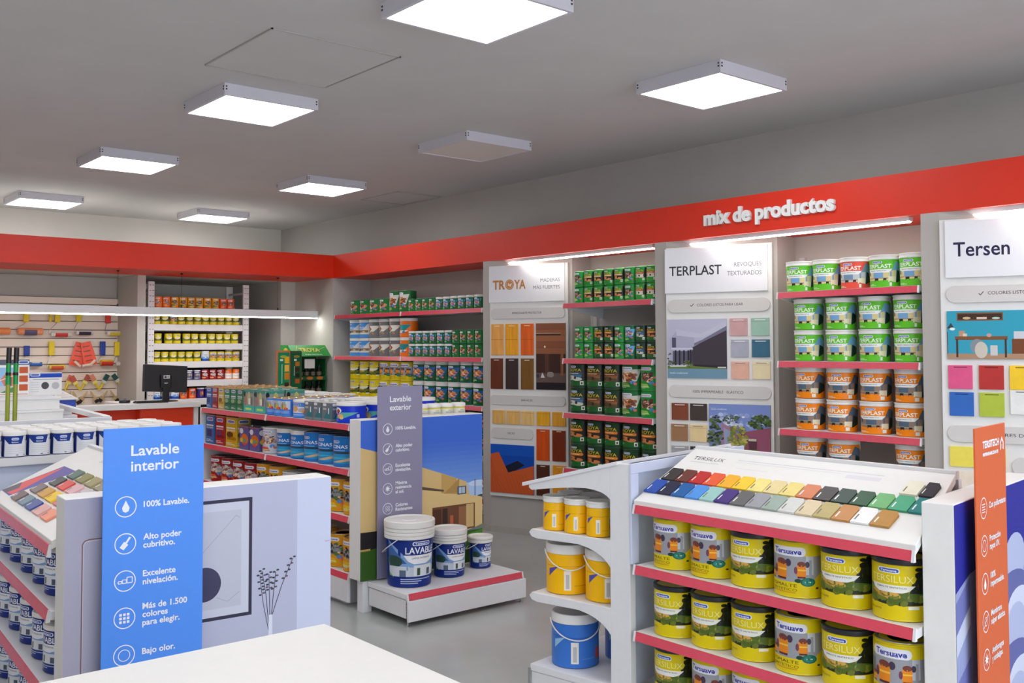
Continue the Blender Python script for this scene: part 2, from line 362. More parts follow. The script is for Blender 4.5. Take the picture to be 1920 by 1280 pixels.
def Lpool(L):
    L.rect(-3.1, 0, 3.1, 1, (26, 118, 198)).up().poly([(-1.5, .5), (1.2, .5), (.9, .42), (-1.5, .40)], (40, 70, 90)).rect(-1.6, .05, 1.8, .42, (44, 148, 202)).poly([(1.1, .66), (1.8, .8), (1.8, .3), (.3, .44)], (84, 70, 50))
    L.up().poly([(-.9, .10), (1.5, .38), (1.5, .26), (-.2, .10)], (220, 186, 146)).poly([(-1.6, .3), (1.2, .28), (-1.6, .2)], (70, 180, 214)).text('PISCINAS', -.5, .62, .12, (232, 240, 250), 1.8).logo(-.55, .86, .7, .10)
    L.rect(-1.2, .53, .2, .55, (170, 206, 236))
def Lsmallblue(L):
    L.rect(-3.1, 0, 3.1, 1, (70, 132, 220)).up().rect(-1.0, .4, .75, .95, (206, 212, 222)).up().ell(-.3, .68, .5, .22, (160, 170, 150)).ell(-.1, .55, .3, .16, (232, 170, 70)).ell(.15, .44, .3, .1, (222, 86, 60)).ell(-.5, .6, .2, .2, (120, 150, 90)).rect(-1, .12, .6, .3, (120, 168, 232)).logo(-.2, .88, .7, .1)
def Llight(L):
    L.rect(-3.1, 0, 3.1, 1, (74, 140, 226)).up().poly([(-1.0, .3), (-1.0, .8), (.3, .72), (1.1, .6), (.2, .3)], (222, 222, 232)).up().ell(-.55, .58, .3, .2, (220, 170, 110)).ell(.1, .5, .35, .16, (190, 180, 200)).ell(.35, .35, .16, .12, (230, 80, 60)).ell(.2, .4, .16, .1, (240, 170, 60)).logo(-.45, .88, .85, .13).rect(-.9, .14, .2, .2, (170, 206, 250))
def Lroyal(L):
    L.rect(-3.1, 0, 3.1, 1, (20, 56, 206)).up().poly([(-1.0, .25), (-.2, .62), (1.0, .62), (-.2, .2)], (92, 178, 168)).ell(-.65, .72, .4, .2, (236, 236, 236)).up().ell(-.6, .68, .2, .14, (150, 40, 50)).ell(-.4, .4, .3, .12, (236, 170, 130)).ell(-.25, .28, .18, .1, (240, 200, 90)).rect(-.9, .1, -.5, .16, (120, 150, 240)).rect(.85, .3, 1.05, .5, (200, 206, 226))
def Lwhitetin(L, blue=(24, 56, 140)):
    L.rect(-3.1, 0, 3.1, 1, (30, 52, 132)).up().rect(-1.28, 0, 1.28, 1, (228, 230, 234)).up().poly([(-1.28, 1), (.55, 1), (.3, .62), (-.8, .62), (-1.28, .86)], blue)
    L.up().pill(-.6, .80, .05, .93, (200, 212, 240)).text('Tersuave', -.28, .84, .06, (40, 60, 150), .5).text('latex', -.28, .68, .07, (214, 224, 244), .6)
    for k in range(4): L.rect(-1.0, .16+.1*k, .8, .175+.1*k, (200, 204, 212))
    for k in range(3): L.ell(.75+.17*k, .8, .05, .035, (40, 50, 90), 8)
    L.rect(-.2, .05, .0, .09, (90, 100, 120)).rect(.5, .05, .66, .09, (90, 100, 120))
def Lplain(L, c=(250, 190, 6), flag=(86, 82, 168)):
    L.rect(-3.1, 0, 3.1, 1, c).up().poly([(-1.15, .62), (-.55, .72), (-1.15, .42)], flag).rect(-.32, .1, .0, .6, (238, 234, 222)).rect(.85, 0, 1.2, .62, (70, 120, 190)).ell(1.0, .3, .18, .14, (222, 80, 50))
    L.up().rect(-.24, .14, -.08, .5, (190, 190, 190)).rect(-1.4, .70, 1.4, .715, (206, 150, 0) if c[2] < 100 else (40, 90, 170)); L.rect(.15, .2, .8, .22, (206, 160, 20) if c[2] < 100 else (90, 140, 210))
def Lblue(L): Lplain(L, (58, 118, 206), (150, 200, 230))
def Lgoldrack(L): Lpict(L, (240, 168, 12), ((120, 92, 70), (170, 150, 130), (60, 60, 60)), None, (60, 110, 40))
def Lorrack(L): Lpict(L, (250, 120, 30), ((230, 226, 220), (120, 60, 50), (90, 90, 100)), None, (255, 150, 60))
def Lredrack(L): Lpict(L, (240, 96, 30), ((120, 120, 130), (160, 70, 40), (90, 90, 100)), None, (250, 120, 40))
def Lviolet(L): Lpict(L, (96, 92, 142), ((190, 184, 160), (150, 140, 150), (70, 60, 80)), None, (150, 146, 150))
def Lcream(L):
    L.rect(-3.1, 0, 3.1, 1, (250, 116, 30)).up().rect(-1.6, 0, 1.7, .62, (238, 236, 232)).up().rect(-.9, .3, .6, .34, (200, 150, 120)).logo(-.3, .8, .8, .14)
def Lwhiteblue(L):
    L.rect(-3.1, 0, 3.1, 1, (226, 230, 238)).up().rect(-1.6, 0, 1.7, .3, (30, 76, 170)).ell(0, .36, .9, .16, (120, 170, 226)).rect(-.5, .66, .5, .72, (120, 130, 150))
def Lnight(L):
    L.rect(-3.1, 0, 3.1, 1, (52, 44, 130)).up().ell(0, .5, .5, .34, (206, 80, 60)).up().ell(.15, .55, .2, .2, (236, 170, 60)).ell(-.2, .4, .16, .2, (60, 130, 80))
def Lyellowtop(L):
    L.rect(-3.1, 0, 3.1, 1, (234, 232, 222)).up().rect(-3.1, .86, 3.1, 1, (222, 214, 90)).up().rect(-.6, .45, .5, .62, (190, 192, 190)).rect(-.3, .66, .3, .78, (206, 206, 160)).rect(-1.2, 0, -1.15, .8, (214, 214, 206)).rect(.8, 0, .84, .8, (214, 214, 206))

# style: (radius, height, style, body colour, label, lid height, name, description)
KINDS = {
 'field':   (.092, .20, 'dark', (226, 204, 8), Lfield, 0, 'yellow paint can with field picture'),
 'barrel':  (.092, .20, 'rim', (226, 204, 8), Lbarrel, 0, 'yellow can with orange barrels picture'),
 'fieldlow': (.096, .19, 'rim', (226, 204, 8), Lfield, 0, 'yellow field-picture can'),
 'barrellow': (.096, .19, 'rim', (226, 204, 8), Lbarrel, 0, 'yellow barrel-picture can'),
 'house':   (.093, .196, 'pail', (98, 196, 40), Lhouse, .03, 'bright green house-picture pail'),
 'ohouse':  (.094, .196, 'pail', (246, 138, 16), Lorange, .03, 'orange house-picture pail'),
 'rhouse':  (.093, .196, 'pail', (232, 84, 66), Lredhouse, .03, 'coral red house-picture pail'),
 'wood':    (.095, .192, 'rim', (24, 66, 34), Lwood, 0, 'dark green can with orange band'),
 'woodb':   (.095, .196, 'rim', (26, 60, 34), Lwood_brown, 0, 'dark green can with brown picture'),
 'woods':   (.095, .196, 'rim', (22, 58, 36), Lwood_sea, 0, 'dark green can with seaside picture'),
 'shell':   (.095, .196, 'rim', (24, 120, 52), Lpict_tall, 0, 'green can with copper-toned picture'),
 'moth':    (.095, .196, 'rim', (30, 150, 60), Lpict_moth, 0, 'green can with brown moth picture'),
 'sdark':   (.054, .126, 'rim', (40, 150, 52), Lwood_dark, 0, 'small green can with black band'),
 'spale':   (.054, .126, 'rim', (40, 150, 52), Lwood_pale, 0, 'small green can with pale picture'),
 'swood':   (.054, .126, 'rim', (24, 66, 34), Lwood, 0, 'small green can with orange band'),
 'ssea':    (.054, .126, 'rim', (22, 58, 36), Lwood_sea, 0, 'small green can with seaside picture'),
 'smoth':   (.054, .126, 'rim', (30, 150, 60), Lpict_moth, 0, 'small green can with moth picture'),
 'sbird':   (.054, .126, 'rim', (16, 108, 60), Lpict_bird, 0, 'small green can with sky-blue picture'),
 'gbig':    (.094, .152, 'rim', (24, 120, 52), Lpict, 0, 'short wide green picture can'),
 'gtall':   (.086, .215, 'rim', (30, 110, 50), Lpict_tall, 0, 'tall green picture can'),
 'gsmall':  (.054, .124, 'rim', (24, 120, 52), Lpict, 0, 'small green picture can'),
 'gwhite':  (.055, .124, 'lid', (16, 108, 60), Lpict_bird, .02, 'small green white-lidded can'),
 'gleaf':   (.091, .20, 'lid', (16, 96, 62), Lpict_leaf, .042, 'green white-lidded flower-picture pail'),
 'sky':     (.094, .19, 'lid', (74, 150, 222), Lsky, .03, 'sky blue white-lidded pail'),
 'ghouse':  (.0915, .19, 'lid', (116, 114, 116), Lgreyhouse, .03, 'grey white-lidded house pail'),
 'teal':    (.0915, .19, 'lid', (246, 116, 20), Lteal, .03, 'orange and teal white-lidded pail'),
 'pool':    (.096, .19, 'rim', (26, 118, 198), Lpool, 0, 'blue swimming pool paint can'),
 'poolw':   (.094, .19, 'lid', (26, 118, 198), Lpool, .03, 'blue white-lidded pool paint can'),
 'silver':  (.094, .185, 'lid', (206, 206, 214), Lpict_silver, .01, 'silver-white picture can'),
 'red':     (.098, .195, 'rim', (158, 28, 26), Lpict_red, 0, 'dark red picture can'),
 'gold':    (.096, .205, 'rim', (224, 158, 20), Lpict_gold, 0, 'golden yellow picture can'),
 'sblue':   (.052, .12, 'gold', (70, 132, 220), Lsmallblue, 0, 'small blue gold-lidded can'),
 'lblue':   (.105, .12, 'lid', (74, 140, 226), Llight, .018, 'wide light blue white-lidded pail'),
 'royal':   (.094, .128, 'lid', (20, 56, 206), Lroyal, .022, 'royal blue white-lidded pail'),
 'ytop':    (.05, .10, 'lid', (234, 232, 222), Lyellowtop, .025, 'small white yellow-banded jar'),
 'lav':     (.092, .168, 'lid', (18, 46, 130), Llav, .018, 'navy and white house pail'),
 'wtin':    (.0505, .118, 'lid', (30, 52, 132), Lwhitetin, .02, 'white-lidded can with white label'),
 'yjar':    (.056, .152, 'lid', (250, 190, 6), Lplain, .028, 'small yellow white-lidded jar'),
 'rgold':   (.041, .118, 'rim', (240, 168, 12), Lgoldrack, 0, 'small golden can'),
 'ror':     (.041, .118, 'rim', (250, 120, 30), Lorrack, 0, 'small orange and white can'),
 'rred':    (.041, .112, 'rim', (240, 96, 30), Lredrack, 0, 'small orange-red can'),
 'rfield':  (.042, .105, 'rim', (226, 204, 8), Lfield, 0, 'small yellow field-picture can'),
 'rbarrel': (.042, .105, 'rim', (226, 204, 8), Lbarrel, 0, 'small yellow barrel-picture can'),
 'rviolet': (.038, .105, 'lid', (96, 92, 142), Lviolet, .012, 'small grey-violet can'),
 'rdred':   (.042, .112, 'rim', (158, 28, 26), Lpict_red, 0, 'small dark red can'),
 'rcream':  (.04, .108, 'rim', (250, 116, 30), Lcream, 0, 'small orange-topped white can'),
 'rwhite':  (.045, .11, 'lid', (226, 230, 238), Lwhiteblue, .012, 'small white and blue can'),
 'rnight':  (.042, .112, 'lid', (52, 44, 130), Lnight, .014, 'small violet white-lidded can'),
}
LIDW = PLASTIC
PROTO = {}
def body_mat(c): return mat('can_%d_%d_%d' % c, c, 0.32, noise=0.03)
def make_can(k):
    r, h, st, bc, painter, lh, desc = KINDS[k]
    root = bpy.data.objects.new('paint_can', None); COL.objects.link(root); root.empty_display_size = .03
    n = 40 if r > .08 else 26
    r0 = r*.93 if st == 'pail' else r
    bm = body_mat(bc)
    if st in ('rim', 'gold', 'dark'):
        top = h-.004
        MB().lathe([(r-.004, 0), (r, .002), (r, .006), (r-.0015, .009), (r-.0015, top-.006), (r, top-.003), (r, top), (r-.004, h-.001), (r-.007, h-.004)], n).build('body', bm, root)
        lm = {'rim': STEEL, 'gold': GOLD, 'dark': DARK}[st]
        if st == 'dark': MB().lathe([(r+.001, h-.018), (r+.0025, h-.014), (r+.0025, h-.001), (r-.002, h+.002), (r-.008, h+.002), (r-.012, h-.005), (0, h-.005)], n).build('lid', lm, root)
        else: MB().lathe([(r-.006, h-.005), (r-.008, h), (r-.014, h+.001), (r-.018, h-.006), (r*.55, h-.006), (r*.5, h-.004), (0, h-.004)], n).build('lid', lm, root)
        v0, v1 = .008, (h-.02 if st == 'dark' else h-.010); rl0 = rl1 = r-.0012
    else:
        z1 = h-lh
        ra = r0; rb = r-.002
        MB().lathe([(ra-.004, 0), (ra, .003), (rb, z1), (rb, z1+.004)], n).build('body', bm, root)
        pr = [(r-.001, z1), (r+.0015, z1+.002), (r+.0015, h-.004), (r-.001, h), (r-.006, h), (r-.010, h-.004), (0, h-.004)]
        if lh > .025: pr = [(r-.001, z1), (r+.002, z1+.002), (r+.002, z1+.008), (r, z1+.010), (r, h-.009), (r+.003, h-.007), (r+.003, h-.001), (r-.002, h), (r-.008, h), (r-.011, h-.005), (0, h-.005)]
        MB().lathe(pr, n).build('lid', LIDW, root)
        v0, v1 = .004, z1-.001; rl0 = ra+(rb-ra)*v0/z1; rl1 = rb
    L = Lab((rl0+rl1)/2, v0, v1); painter(L)
    hh = h
    rr0, rr1 = (ra if st in ('lid', 'pail') else rl0), rl1
    def mp(u, v, w):
        q = rr0+(rr1-rr0)*v/max(v1, 1e-6); t = u/L.r; s, c = math.sin(t), -math.cos(t)
        q += w+.0006
        return (q*s, q*c, v), (s, c, 0)
    L.g.build('label', root, mp, PRINT, step=L.r*(.13 if r > .08 else .2), th=.0002)
    if k in ('field', 'barrel', 'house', 'ohouse', 'rhouse'):          # ears and bail
        ez = h-.035
        pts = [(math.cos(t)*(r+.0005), math.sin(t)*(r+.004), ez-math.sin(t)*.09) for t in [PI*q/14 for q in range(15)]]
        hb = MB().tube(pts, .0018, 6)
        for s in (-1, 1): hb.lathe([(.007, ez-.006), (.007, ez+.006)], 8, cx=s*(r-.0045))
        hb.build('handle', PLASTIC if KINDS[k][2] == 'pail' else STEEL, root)
    return root
USED = {}
def place(k, x, y, z, rot, label, group, cat='paint can'):
    if k not in PROTO:
        o = PROTO[k] = make_can(k); o.location = (x, y, z); o.rotation_euler = (0, 0, rot)
    else: o = dup(PROTO[k], (x, y, z), rot)
    return tag(o, label, cat, group)
ORD = 'first second third fourth fifth sixth seventh eighth ninth tenth eleventh twelfth thirteenth fourteenth fifteenth sixteenth'.split()
def nth(i, n):
    if n == 1: return 'only one'
    if i == 0: return 'leftmost'
    if i == n-1: return 'rightmost'
    return ORD[i] + ' from left'
def can_row(kinds, ys, z, x0, rot, where, group, rows=1, step=None, jit=.06):
    """kinds left to right; ys = centres along the shelf; x0 = front plane"""
    for j in range(rows):
        for i, k in enumerate(kinds):
            r, h = KINDS[k][0], KINDS[k][1]
            zz = z + (0 if j == 0 else (step or h+.0015)*j)
            rw = '' if rows == 1 else (', upper row' if j == rows-1 else ', lower row')
            place(k, x0+r, ys[i], zz, rot+random.uniform(-jit, jit), '%s, %s%s, %s' % (KINDS[k][6], nth(i, len(kinds)), rw, where), group)
def mids(e): return [(a+b)/2 for a, b in zip(e, e[1:])]
# ------------------------------------------------------------------ the room
H = 3.115
XW, XF = 5.84, 5.365          # right wall, face of the red fascia
ZF0, ZF1 = 2.35, 2.60
FLOORM = mat('polished_grey_floor', (172, 175, 173), 0.2, noise=0.08, scale=1.6, spec=0.5)
struct(box('floor', FLOORM, (-3, -4, -.1, 6.2, 12, 0)))
struct(box('ceiling', CEIL, (-3, -4, H, 6.2, 12, H+.1)))
struct(box('wall_right', UPPER, (XW, -4, 0, XW+.2, 11.6, H)))
struct(box('wall_back', mat('lamp_washed_back_wall', (226, 221, 212), .75, noise=.02, scale=4), (-3, 11.6, 0, XW+.2, 11.8, H)))  # upper wall paint lightened here for the wash of the ceiling lights
struct(box('wall_left', GREY, (-3.2, -4, 0, -3, 11.8, H)))
# unseen shop front behind the camera: unglazed opening added to let daylight in
struct(box('wall_front', GREY, (-3, -3.2, 2.75, XW+.2, -3, H)))
struct(MB().box(-3, -3.15, 0, XW, -3.05, .12).box(-3, -3.15, 2.66, XW, -3.05, 2.749).box(-.05, -3.15, .121, .05, -3.05, 2.659).box(2.75, -3.15, .121, 2.85, -3.05, 2.659).build('unseen_window_1', mat('unseen_shopfront_frame', (70, 72, 76), .4)))
# piers of the right wall: a flush pier, then a canted face that carries a sample board
CANT = math.radians(19)
PIERS = [(6.78, 6.667), (4.765, 4.655), (2.755, 2.65), (.75, .64)]
for i, (a, b) in enumerate(PIERS):
    c = b-.80*math.cos(CANT); xx = XF+.80*math.sin(CANT)
    pts = [(XW, a), (XF, a), (XF, b), (xx, c), (XW, c)]
    struct(MB().prism(pts, 0, ZF0).build('trim_%d' % (i+1), GREY))
    q = [(XF-.012, a), (XF-.012, b-.003), (xx-.011, c), (xx, c), (XF, b), (XF, a)]
    struct(MB().prism(q, 0, .055).build('baseboard_right_%d' % (i+1), mat('baseboard_grey', (178, 172, 164), .5)))
# corner pier and the back bays under the soffit
struct(MB().prism([(XF+.004, 9.42), (XW, 9.42), (XW, 11.6), (5.19, 11.6), (5.19, 10.30), (XF+.004, 10.30)], 0, ZF0).build('trim_5', mat('light_pier_paint', (190, 186, 180), .6)))
struct(box('trim_6', mat('light_pier_paint', (190, 186, 180), .6), (3.54, 10.24, 0, 3.625, 11.6, ZF0)))
struct(box('trim_7', GREY, (-3, 10.90, 0, 3.54, 11.6, ZF0)))
struct(MB().prism([(XF, ZF0), (XW, ZF0), (XW, ZF0+.015), (XF+.02, ZF0+.015), (XF+.02, ZF1), (XF, ZF1)], -4, 9.42, 'y2').build('trim_8', RED))
struct(MB().prism([(9.42, ZF0), (10.25, ZF0), (10.25, ZF0+.015), (9.44, ZF0+.015), (9.44, ZF1), (9.42, ZF1)], -3, XF+.02, 'x').build('trim_9', RED))
struct(MB().prism([(-3, 9.44), (XF+.02, 9.44), (XF+.02, -4), (XW, -4), (XW, 11.6), (-3, 11.6)], ZF1-.03, ZF1-.001).build('trim_10', UPPER))
struct(MB().prism([(-3, 10.25), (XF+.02, 10.25), (XF+.02, 9.42), (XW, 9.42), (XW, 11.6), (-3, 11.6)], ZF0+.001, ZF0+.014).build('trim_11', GREY))
# ceiling access hatches
def hatch(x0, y0, x1, y1, label):
    t = thing('ceiling_hatch', label, 'access panel', ((x0+x1)/2, (y0+y1)/2, H))
    a, b = (x1-x0)/2, (y1-y0)/2
    box('panel', CEIL, (-a+.012, -b+.012, -.004, a-.012, b-.012, -.0005), t)
    f = MB()
    for q in ((-a, -b, -.007, a, -b+.008, -.0005), (-a, b-.008, -.007, a, b, -.0005), (-a, -b, -.007, -a+.008, b, -.0005), (a-.008, -b, -.007, a, b, -.0005)): f.box(*q)
    f.build('frame', mat('hatch_frame', (182, 178, 174), .6), t)
hatch(2.08, 4.24, 2.81, 5.03, 'large flush square access hatch in grey ceiling')
hatch(5.25, 7.98, 5.78, 8.66, 'small flush access hatch in ceiling beside the right wall')

# ------------------------------------------------------------------ ceiling lights
def ceiling_light(x, y, on, label, first=[None]):
    if on and first[0]:
        return tag(dup(first[0], (x, y, H), 0), label, 'ceiling light', 'square ceiling light panels')
    t = thing('ceiling_light', label, 'ceiling light', (x, y, H), 0, 'square ceiling light panels')
    m = mat('light_frame', (216, 214, 222), .45, noise=.01); s = .30
    f = MB()
    for a in ((-s, -s, -.07, s, -s+.018, -.0005), (-s, s-.018, -.07, s, s, -.0005), (-s, -s+.018, -.07, -s+.018, s-.018, -.0005), (s-.018, -s+.018, -.07, s, s-.018, -.0005)): f.box(*a)
    f.build('frame', m, t)
    sc = MB()
    for sx in (-1, 1):
        for sy in (-1, 1):
            for z in (-.02, -.036):
                sc.box(sx*(s-.012)-.004, sy*(s+.0015)-.0015, z-.004, sx*(s-.012)+.004, sy*(s+.0015)+.0015, z+.004)
                sc.box(sx*(s+.0015)-.0015, sy*(s-.012)-.004, z-.004, sx*(s+.0015)+.0015, sy*(s-.012)+.004, z+.004)
    sc.build('screws', mat('screw_dark', (60, 58, 60), .4), t)
    dm = mat('lit_diffuser', (252, 251, 252), .5, emit=PANEL_W, noise=0) if on else mat('unlit_diffuser', (226, 222, 218), .5, noise=.01)
    box('diffuser', dm, (-s+.018, -s+.018, -.066, s-.018, s-.018, -.058), t)
    if on: first[0] = t
    return t
for x, y, on, lb in ((2.6, 3.33, 1, 'largest lit square ceiling panel, cut by the top edge'), (4.43, 3.5, 1, 'lit square ceiling panel nearest above the wall lettering'),
        (2.61, 5.6, 1, 'lit square ceiling panel beside the large ceiling hatch'), (4.43, 5.7, 0, 'switched-off square ceiling panel with dull diffuser'),
        (2.64, 7.9, 1, 'lit square ceiling panel on the left, second from the back wall'), (4.43, 8.0, 1, 'lit square ceiling panel next to the small hatch'),
        (2.7, 10.55, 1, 'lit square ceiling panel farthest left by the back wall'), (4.5, 10.6, 1, 'lit square ceiling panel nearest the far corner')):
    ceiling_light(x, y, on, lb)
for x in (-1.1, .77, 2.6, 4.43):  # unseen panels continuing the grid, added for their light
    for y in (-2.2, -.6, 1.2) + ((3.4, 5.65, 7.9, 10.6) if x < 1 else ()):
        ceiling_light(x, y, 1, 'lit square ceiling panel out of the picture')

# ------------------------------------------------------------------ led strips under the fascia, lettering, pendant
for i, (y1, y0, lb) in enumerate(((6.58, 4.83, 'bright led strip under red fascia above the wood board'), (4.53, 2.85, 'bright led strip under red fascia above the middle board'), (2.53, .85, 'bright led strip under red fascia at the right edge'))):
    t = thing('led_strip', lb, 'light', (5.435, (y0+y1)/2, ZF0), 0, 'led strips under the fascia')
    L = (y1-y0)/2
    MB().prism([(-.028, 0), (-.028, -.024), (.014, -.024), (.028, 0)], -L, L, 'x').build('housing', WHITE, t, mx=Matrix.Rotation(PI/2, 4, 'Z') @ Matrix.Translation((0, 0, -.0005)))
    box('diffuser', mat('lit_strip', (255, 252, 246), .5, emit=STRIP_W, noise=0), (-.012, -L+.01, -.032, .022, L-.01, -.0246), t)
tx = bpy.data.curves.new('t', 'FONT'); tx.body = 'mix de productos'; tx.size = .135; tx.extrude = .011; tx.offset = .006; tx.resolution_u = 4
to = bpy.data.objects.new('t', tx); me = bpy.data.meshes.new_from_object(to); bpy.data.objects.remove(to)
w_ = max(v.co.x for v in me.vertices)
me.transform(Matrix.Scale(1.01/w_, 4, (1, 0, 0))); me.materials.append(mat('white_lettering', (240, 240, 238), .4, noise=.01))
lo = bpy.data.objects.new('wall_lettering', me); COL.objects.link(lo)
lo.rotation_euler = (PI/2, 0, -PI/2); lo.location = (XF-.0115, 4.30, 2.434)
tag(lo, 'raised white lower-case lettering on the red fascia', 'lettering')
# pendant bar above the counter
t = thing('pendant_light', 'long white bar light hanging over the counter', 'pendant light', (3.6, 9.72, ZF0))
X0, X1 = -2.2, 1.735
box('body', WHITE, (X0, -.03, -.427, X1, .03, -.352), t, bevel=.003)
box('diffuser', mat('lit_bar', (255, 253, 248), .5, emit=BAR_W, noise=0), (X0+.01, -.027, -.437, X1-.01, .027, -.4275), t)
for x in (-.43, .20, 1.26):
    MB().tube([(x, 0, -.352), (x, 0, 0)], .0015, 6).build('wire', BLACK, t)
    MB().lathe([(.009, -.352), (.009, -.338), (.003, -.325)], 10, cx=x).build('wire_grip', BLACK, t)
    MB().lathe([(.012, -.014), (.012, -.0005)], 10, cx=x).build('wire_anchor', BLACK, t)

# ------------------------------------------------------------------ wall shelves of the right wall
def rail_part(parent, W, z, y=-.004, h=.04, seg=None, nm='price_rail'):
    """red price rail along local x, slightly tipped back; seg: lengths"""
    m = MB(); e = .012
    for a, b in (seg or [(0, W)]):
        m.prism([(y, z-h), (y-.012, z-h), (y-.004, z-.001), (y, z-.001)], a+e, b-e, 'x')
    o = m.build(nm, RAIL, parent)
    for a, b in (seg or [(0, W)]):
        for q in (a, b-e): MB().prism([(y, z-h-.003), (y-.014, z-h-.003), (y-.006, z+.001), (y, z+.001)], q+.001, q+e-.001, 'x').build('rail_clip', WHITE, parent)
    return o
def wall_shelf(y_left, y_right, z, depth, label, seg=None):
    t = thing('wall_shelf', label, 'shelf', (XF+.016, y_left, z), -PI/2, 'shelves along the right wall')
    W = y_left-y_right
    box('shelf_board', WHITE, (0, 0, -.035, W, depth, 0), t, bevel=.002)
    rail_part(t, W, .0, 0, .04, seg)
    for x in (.004, W-.008): MB().prism([(.01, -.036), (depth, -.036), (depth, -.12)], x, x+.004, 'x').build('bracket', WHITE, t)
    return t
SH = [1.945, 1.503, 1.07, .63, .20]
BAYW = ['top shelf', 'second shelf', 'third shelf', 'fourth shelf', 'lowest shelf']
D_ = XW-XF-.018
for i, z in enumerate(SH):
    wall_shelf(9.405, 6.80, z, D_, 'white red-edged %s of the corner bay' % BAYW[i], [(0, 1.30), (1.30, 2.605)])
    wall_shelf(5.765, 4.80, z, D_, 'white red-edged %s between wood board and middle board' % BAYW[i])
    wall_shelf(3.735, 2.775, z, D_, 'white red-edged %s between middle board and right board' % BAYW[i])
box_up = mat('upright_steel', (205, 203, 204), .4, .2)
for y in (5.83, 3.83):
    u = MB().box(XW-.03, y-.02, .2, XW-.002, y+.02, 2.2).build('shelf_upright', box_up)
    tag(u, 'slotted metal shelf upright in the niche beside the %s board' % ('wood' if y > 5 else 'middle'), 'upright')
XC = XF+.045
R_ = -PI/2+.25
GRP = 'paint cans on the right wall shelves'
CB = '%s of corner bay'
can_row(['gbig']*4+['gtall']*2+['gsmall']*4+['gwhite']*6, mids([9.195, 9.0, 8.805, 8.61, 8.425, 8.25, 8.06, 7.94, 7.825, 7.71, 7.60, 7.482, 7.366, 7.252, 7.132, 7.01, 6.885]), SH[0], XC, R_-.1, CB % BAYW[0], GRP)
can_row(['sky']*2+['ghouse']*3+['teal'], mids([9.21, 9.015, 8.82, 8.625, 8.43, 8.241, 8.05]), SH[1], XC, R_-.1, 'left half, '+CB % BAYW[1], GRP, 2)
can_row(['gwhite']*6+['gsmall']*4, mids([8.055, 7.941, 7.819, 7.70, 7.585, 7.46, 7.338, 7.22, 7.107, 6.993, 6.88]), SH[1], XC, R_-.1, 'right half, '+CB % BAYW[1], GRP, 2)
can_row(['fieldlow']*3+['barrellow']*3, mids([9.195, 9.003, 8.81, 8.615, 8.42, 8.225, 8.03]), SH[2], XC, R_+.06, 'left half, '+CB % BAYW[2], GRP, 2)
can_row(['gleaf']*6, mids([8.005, 7.816, 7.626, 7.428, 7.238, 7.045, 6.853]), SH[2], XC, R_-.1, 'right half, '+CB % BAYW[2], GRP, 2)
can_row(['wood']*2, [7.10, 6.89], SH[3], XC, R_, CB % BAYW[3], GRP, 2)
can_row(['red']*2, [7.12, 6.90], SH[4], XC, R_, CB % BAYW[4], GRP)
WB = '%s beside wood board'
can_row(['smoth', 'sdark', 'sdark', 'sdark', 'sdark', 'smoth', 'spale', 'spale'], mids([5.69, 5.582, 5.472, 5.361, 5.25, 5.14, 5.03, 4.92, 4.81]), SH[0], XC, R_-.02, WB % BAYW[0], GRP, 2)
can_row(['smoth', 'smoth', 'swood', 'swood', 'smoth', 'sbird', 'ssea', 'swood'], mids([5.69, 5.582, 5.472, 5.361, 5.25, 5.14, 5.03, 4.92, 4.81]), SH[1], XC, R_-.02, WB % BAYW[1], GRP, 2)
can_row(['woods', 'woodb', 'woodb', 'shell', 'moth'], mids([5.77, 5.578, 5.387, 5.196, 5.004, 4.812]), SH[2], XC, R_-.0, WB % BAYW[2], GRP, 2)
can_row(['wood']*5, mids([5.77, 5.578, 5.387, 5.196, 5.004, 4.812]), SH[3], XC, R_-.0, WB % BAYW[3], GRP, 2)
can_row(['wood']*5, mids([5.77, 5.578, 5.387, 5.196, 5.004, 4.812]), SH[4], XC, R_-.0, WB % BAYW[4], GRP)
MBD = '%s beside middle board'
can_row(['house', 'house', 'rhouse', 'house', 'house'], [3.635, 3.44, 3.245, 3.05, 2.858], SH[0], XC, R_+.05, MBD % BAYW[0], GRP, jit=.1)
can_row(['house']*4, [3.58, 3.35, 3.125, 2.90], SH[1], XC, R_+.05, MBD % BAYW[1], GRP, 2)
can_row(['ohouse']*4, [3.575, 3.35, 3.125, 2.90], SH[2], XC, R_+.05, MBD % BAYW[2], GRP, 2, jit=.16)
can_row(['ohouse']*3, [3.575, 3.345, 2.90], SH[3], XC, R_+.05, MBD % BAYW[3], GRP, 2)

